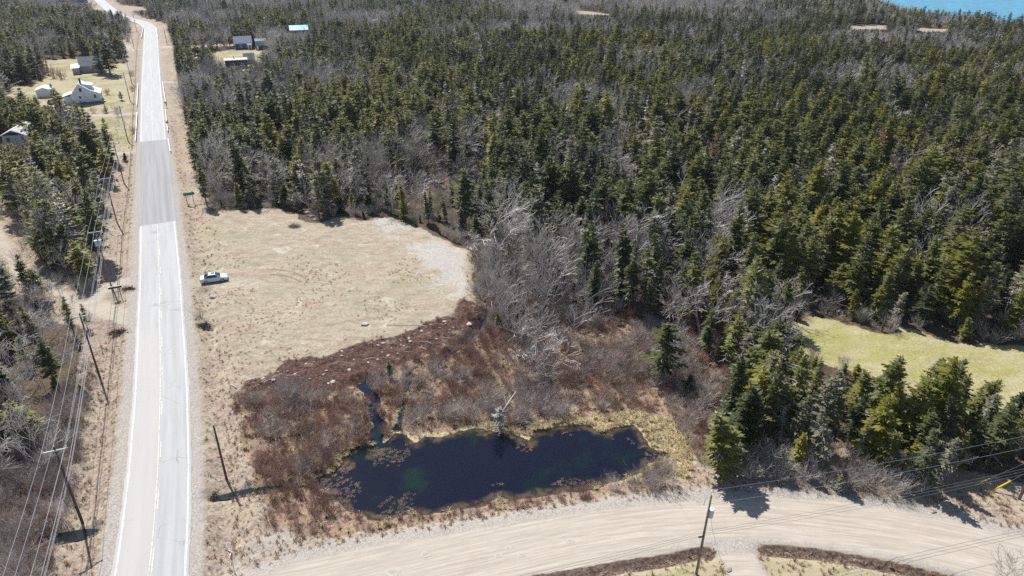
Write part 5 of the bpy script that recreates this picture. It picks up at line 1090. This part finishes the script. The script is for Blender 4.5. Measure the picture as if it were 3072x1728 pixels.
for i in range(26):
    while True:
        a, b = rd_.uniform(730, 1430), rd_.uniform(940, 1170); x, y = G(a, b)
        if float(sdist(dirt, np.array([x]), np.array([y]))[0]) < -.2: break
    stick('broken branch among the stones of the earth bank', a, b, rd_.uniform(1.0, 2.6), rd_.uniform(-.6, .6), rd_.uniform(.03, .06), STICK if i % 2 else DSTICK, .08, .3, 'branches on the earth bank')
def brush(label, px, py, sx, sy, hh, n, mat, seed):
    rn = random.Random(seed); x, y = G(px, py); m = MB()
    for i in range(n):
        a = rn.random() * 6.283; r_ = rn.random() ** .6; c = Vector((math.cos(a) * r_ * sx, math.sin(a) * r_ * sy, hh * (1 - r_ * r_) * rn.random())); d = Vector((rn.uniform(-1, 1), rn.uniform(-1, 1), rn.uniform(-.3, .5))).normalized() * rn.uniform(.3, .8)
        m.tube([tuple(c - d), tuple(c), tuple(c + d + Vector((0, 0, .1)))], [.028, .024, .01], 4, False)
    o = m.build('brush_pile', mat); o.location = (x, y, h1(x, y)); tag(o, label, 'brush pile')
brush('dark brush pile on the verge right of the paved road', 606, 977, 1.3, .8, .7, 150, plain('black_brush', (.06, .045, .04), .9), 1); brush('dark brush pile in the ditch left of the paved road', 360, 999, 2.0, .8, .6, 170, plain('black_brush', (.06, .045, .04), .9), 2)
brush('low brown brush mound near the top of the field', 884, 683, 1.2, .9, .7, 160, plain('brown_brush', (.30, .24, .19), .9), 3); brush('tangle of dark sticks at the stream bend beside the field', 1428, 785, 1.8, 1.8, .7, 190, plain('brown_black_brush', (.14, .10, .08), .9), 4)
brush('dark sticks in the ditch below the board sign', 385, 872, 1.2, .5, .4, 80, plain('black_brush', (.06, .045, .04), .9), 5); brush('brush heap at the culvert end left of the marsh pole', 640, 1478, .4, 1.3, .5, 70, plain('black_brush', (.06, .045, .04), .9), 6)
# single bushes on the pond bank
for i, (a, b, s_, lb) in enumerate(((1552, 1512, .75, 'round reddish bush on the near pond bank, left one'), (1750, 1480, .95, 'reddish bush on the near bank right of pond centre'), (1835, 1462, .85, 'pale open bush on the near pond bank'), (1915, 1452, 1.15, 'grey twiggy bush by the right end of the pond'), (2000, 1448, 1.35, 'largest grey bush at the right end of the pond'), (1860, 1468, .6, 'small bush between two others on the near pond bank'), (600, 950, .8, 'bare bush on the verge beside the dark brush pile'), (165, 236, 2.6, 'big brown bush at the left rim of the upper lawn'), (188, 240, 2.0, 'second brown bush at the rim of the upper lawn'), (130, 232, 2.4, 'brown bush beside the wood edge left of the upper lawn'), (322, 284, 1.2, 'low brown bush on the lawn right of the white house'), (300, 418, 1.5, 'brown bush on the lower lawn near the driveway'), (272, 414, 1.7, 'larger brown bush at the left end of the lower lawn'), (330, 420, 1.3, 'small brown bush below the lawn pole'), (400, 400, 1.2, 'brown bush beside the left guardrail'), (398, 270, 1.2, 'brown bush on the ditch bank by the upper guardrail'), (395, 225, 1.4, 'brown bush on the verge above the upper guardrail'), (620, 190, 1.8, 'brown bush in the clearing left of the dark cabin'), (660, 205, 1.7, 'brown bush in front of the dark cabin'))):
    x, y = G(a, b); o = put('bush', (shr_r if i < 2 or i > 6 else shr_g)[i % 3], None, (x, y, h1(x, y) - .05), i * 1.3); o.scale = (s_,) * 3; tag(o, lb, 'bush')
# wheel ruts in the field and potholes in the gravel
RUT = plain('rut_soil', (.25, .19, .13), .95, var=.25)
for ln in ([(800, 812), (850, 813), (890, 822), (915, 836), (925, 850)], [(806, 828), (845, 828), (880, 836), (902, 846)], [(1160, 978), (1250, 979), (1330, 978)]):
    p = spline(GP(ln), .4); h_ = hz(p[:, 0], p[:, 1]); mb = ribbon(p, .13, 0.0); mb.v = [(v[0], v[1], h_[i // 2] + .035) for i, v in enumerate(mb.v)]; o = mb.build('wheel_rut', RUT); o['kind'] = 'structure'
POT = plain('pothole_fines', (.36, .32, .265), .9, var=.1); POTR = plain('pothole_rim', (.42, .38, .32), .95, var=.15, scale=5)
for a, b, r_ in ((1178, 1718, .42), (1277, 1666, .3), (1525, 1646, .2), (1495, 1668, .22), (1565, 1668, .2), (1710, 1625, .26)):
    x, y = G(a, b); z0 = h1(x, y) + .012; m = MB(); n = 18; k_ = [rt.uniform(.85, 1.15) for _ in range(n)]
    for rr, zz_ in ((r_ * 1.3, .0), (r_ * 1.0, .012), (r_ * .7, .004), (0.01, .002)): m.v += [(rr * k_[i] * 1.5 * math.cos(6.283 * i / n), rr * k_[i] * math.sin(6.283 * i / n), zz_) for i in range(n)]
    for q in range(3):
        for i in range(n): m.f.append((q * n + i, q * n + (i + 1) % n, (q + 1) * n + (i + 1) % n, (q + 1) * n + i)); m.m.append(0 if q == 2 else 1)
    o = m.build('pothole', [POT, POTR], None, True); o.location = (x, y, z0); o['kind'] = 'structure'

# ------------------------------------------------------------------ haze in the sea air
m = MB(); m.box((60, 420, 26), (1500, 1160, 66)); hzm = bpy.data.materials.new('haze_air'); hzm.use_nodes = True; t = hzm.node_tree; t.nodes.clear()
pv = t.nodes.new('ShaderNodeVolumePrincipled'); pv.inputs['Density'].default_value = 0.00007; pv.inputs['Color'].default_value = (.82, .88, .97, 1); pv.inputs['Anisotropy'].default_value = .2
mo = t.nodes.new('ShaderNodeOutputMaterial'); t.links.new(pv.outputs[0], mo.inputs['Volume'])
tag(m.build('haze', hzm), 'thin bluish sea haze over the land', 'haze', kind='stuff')
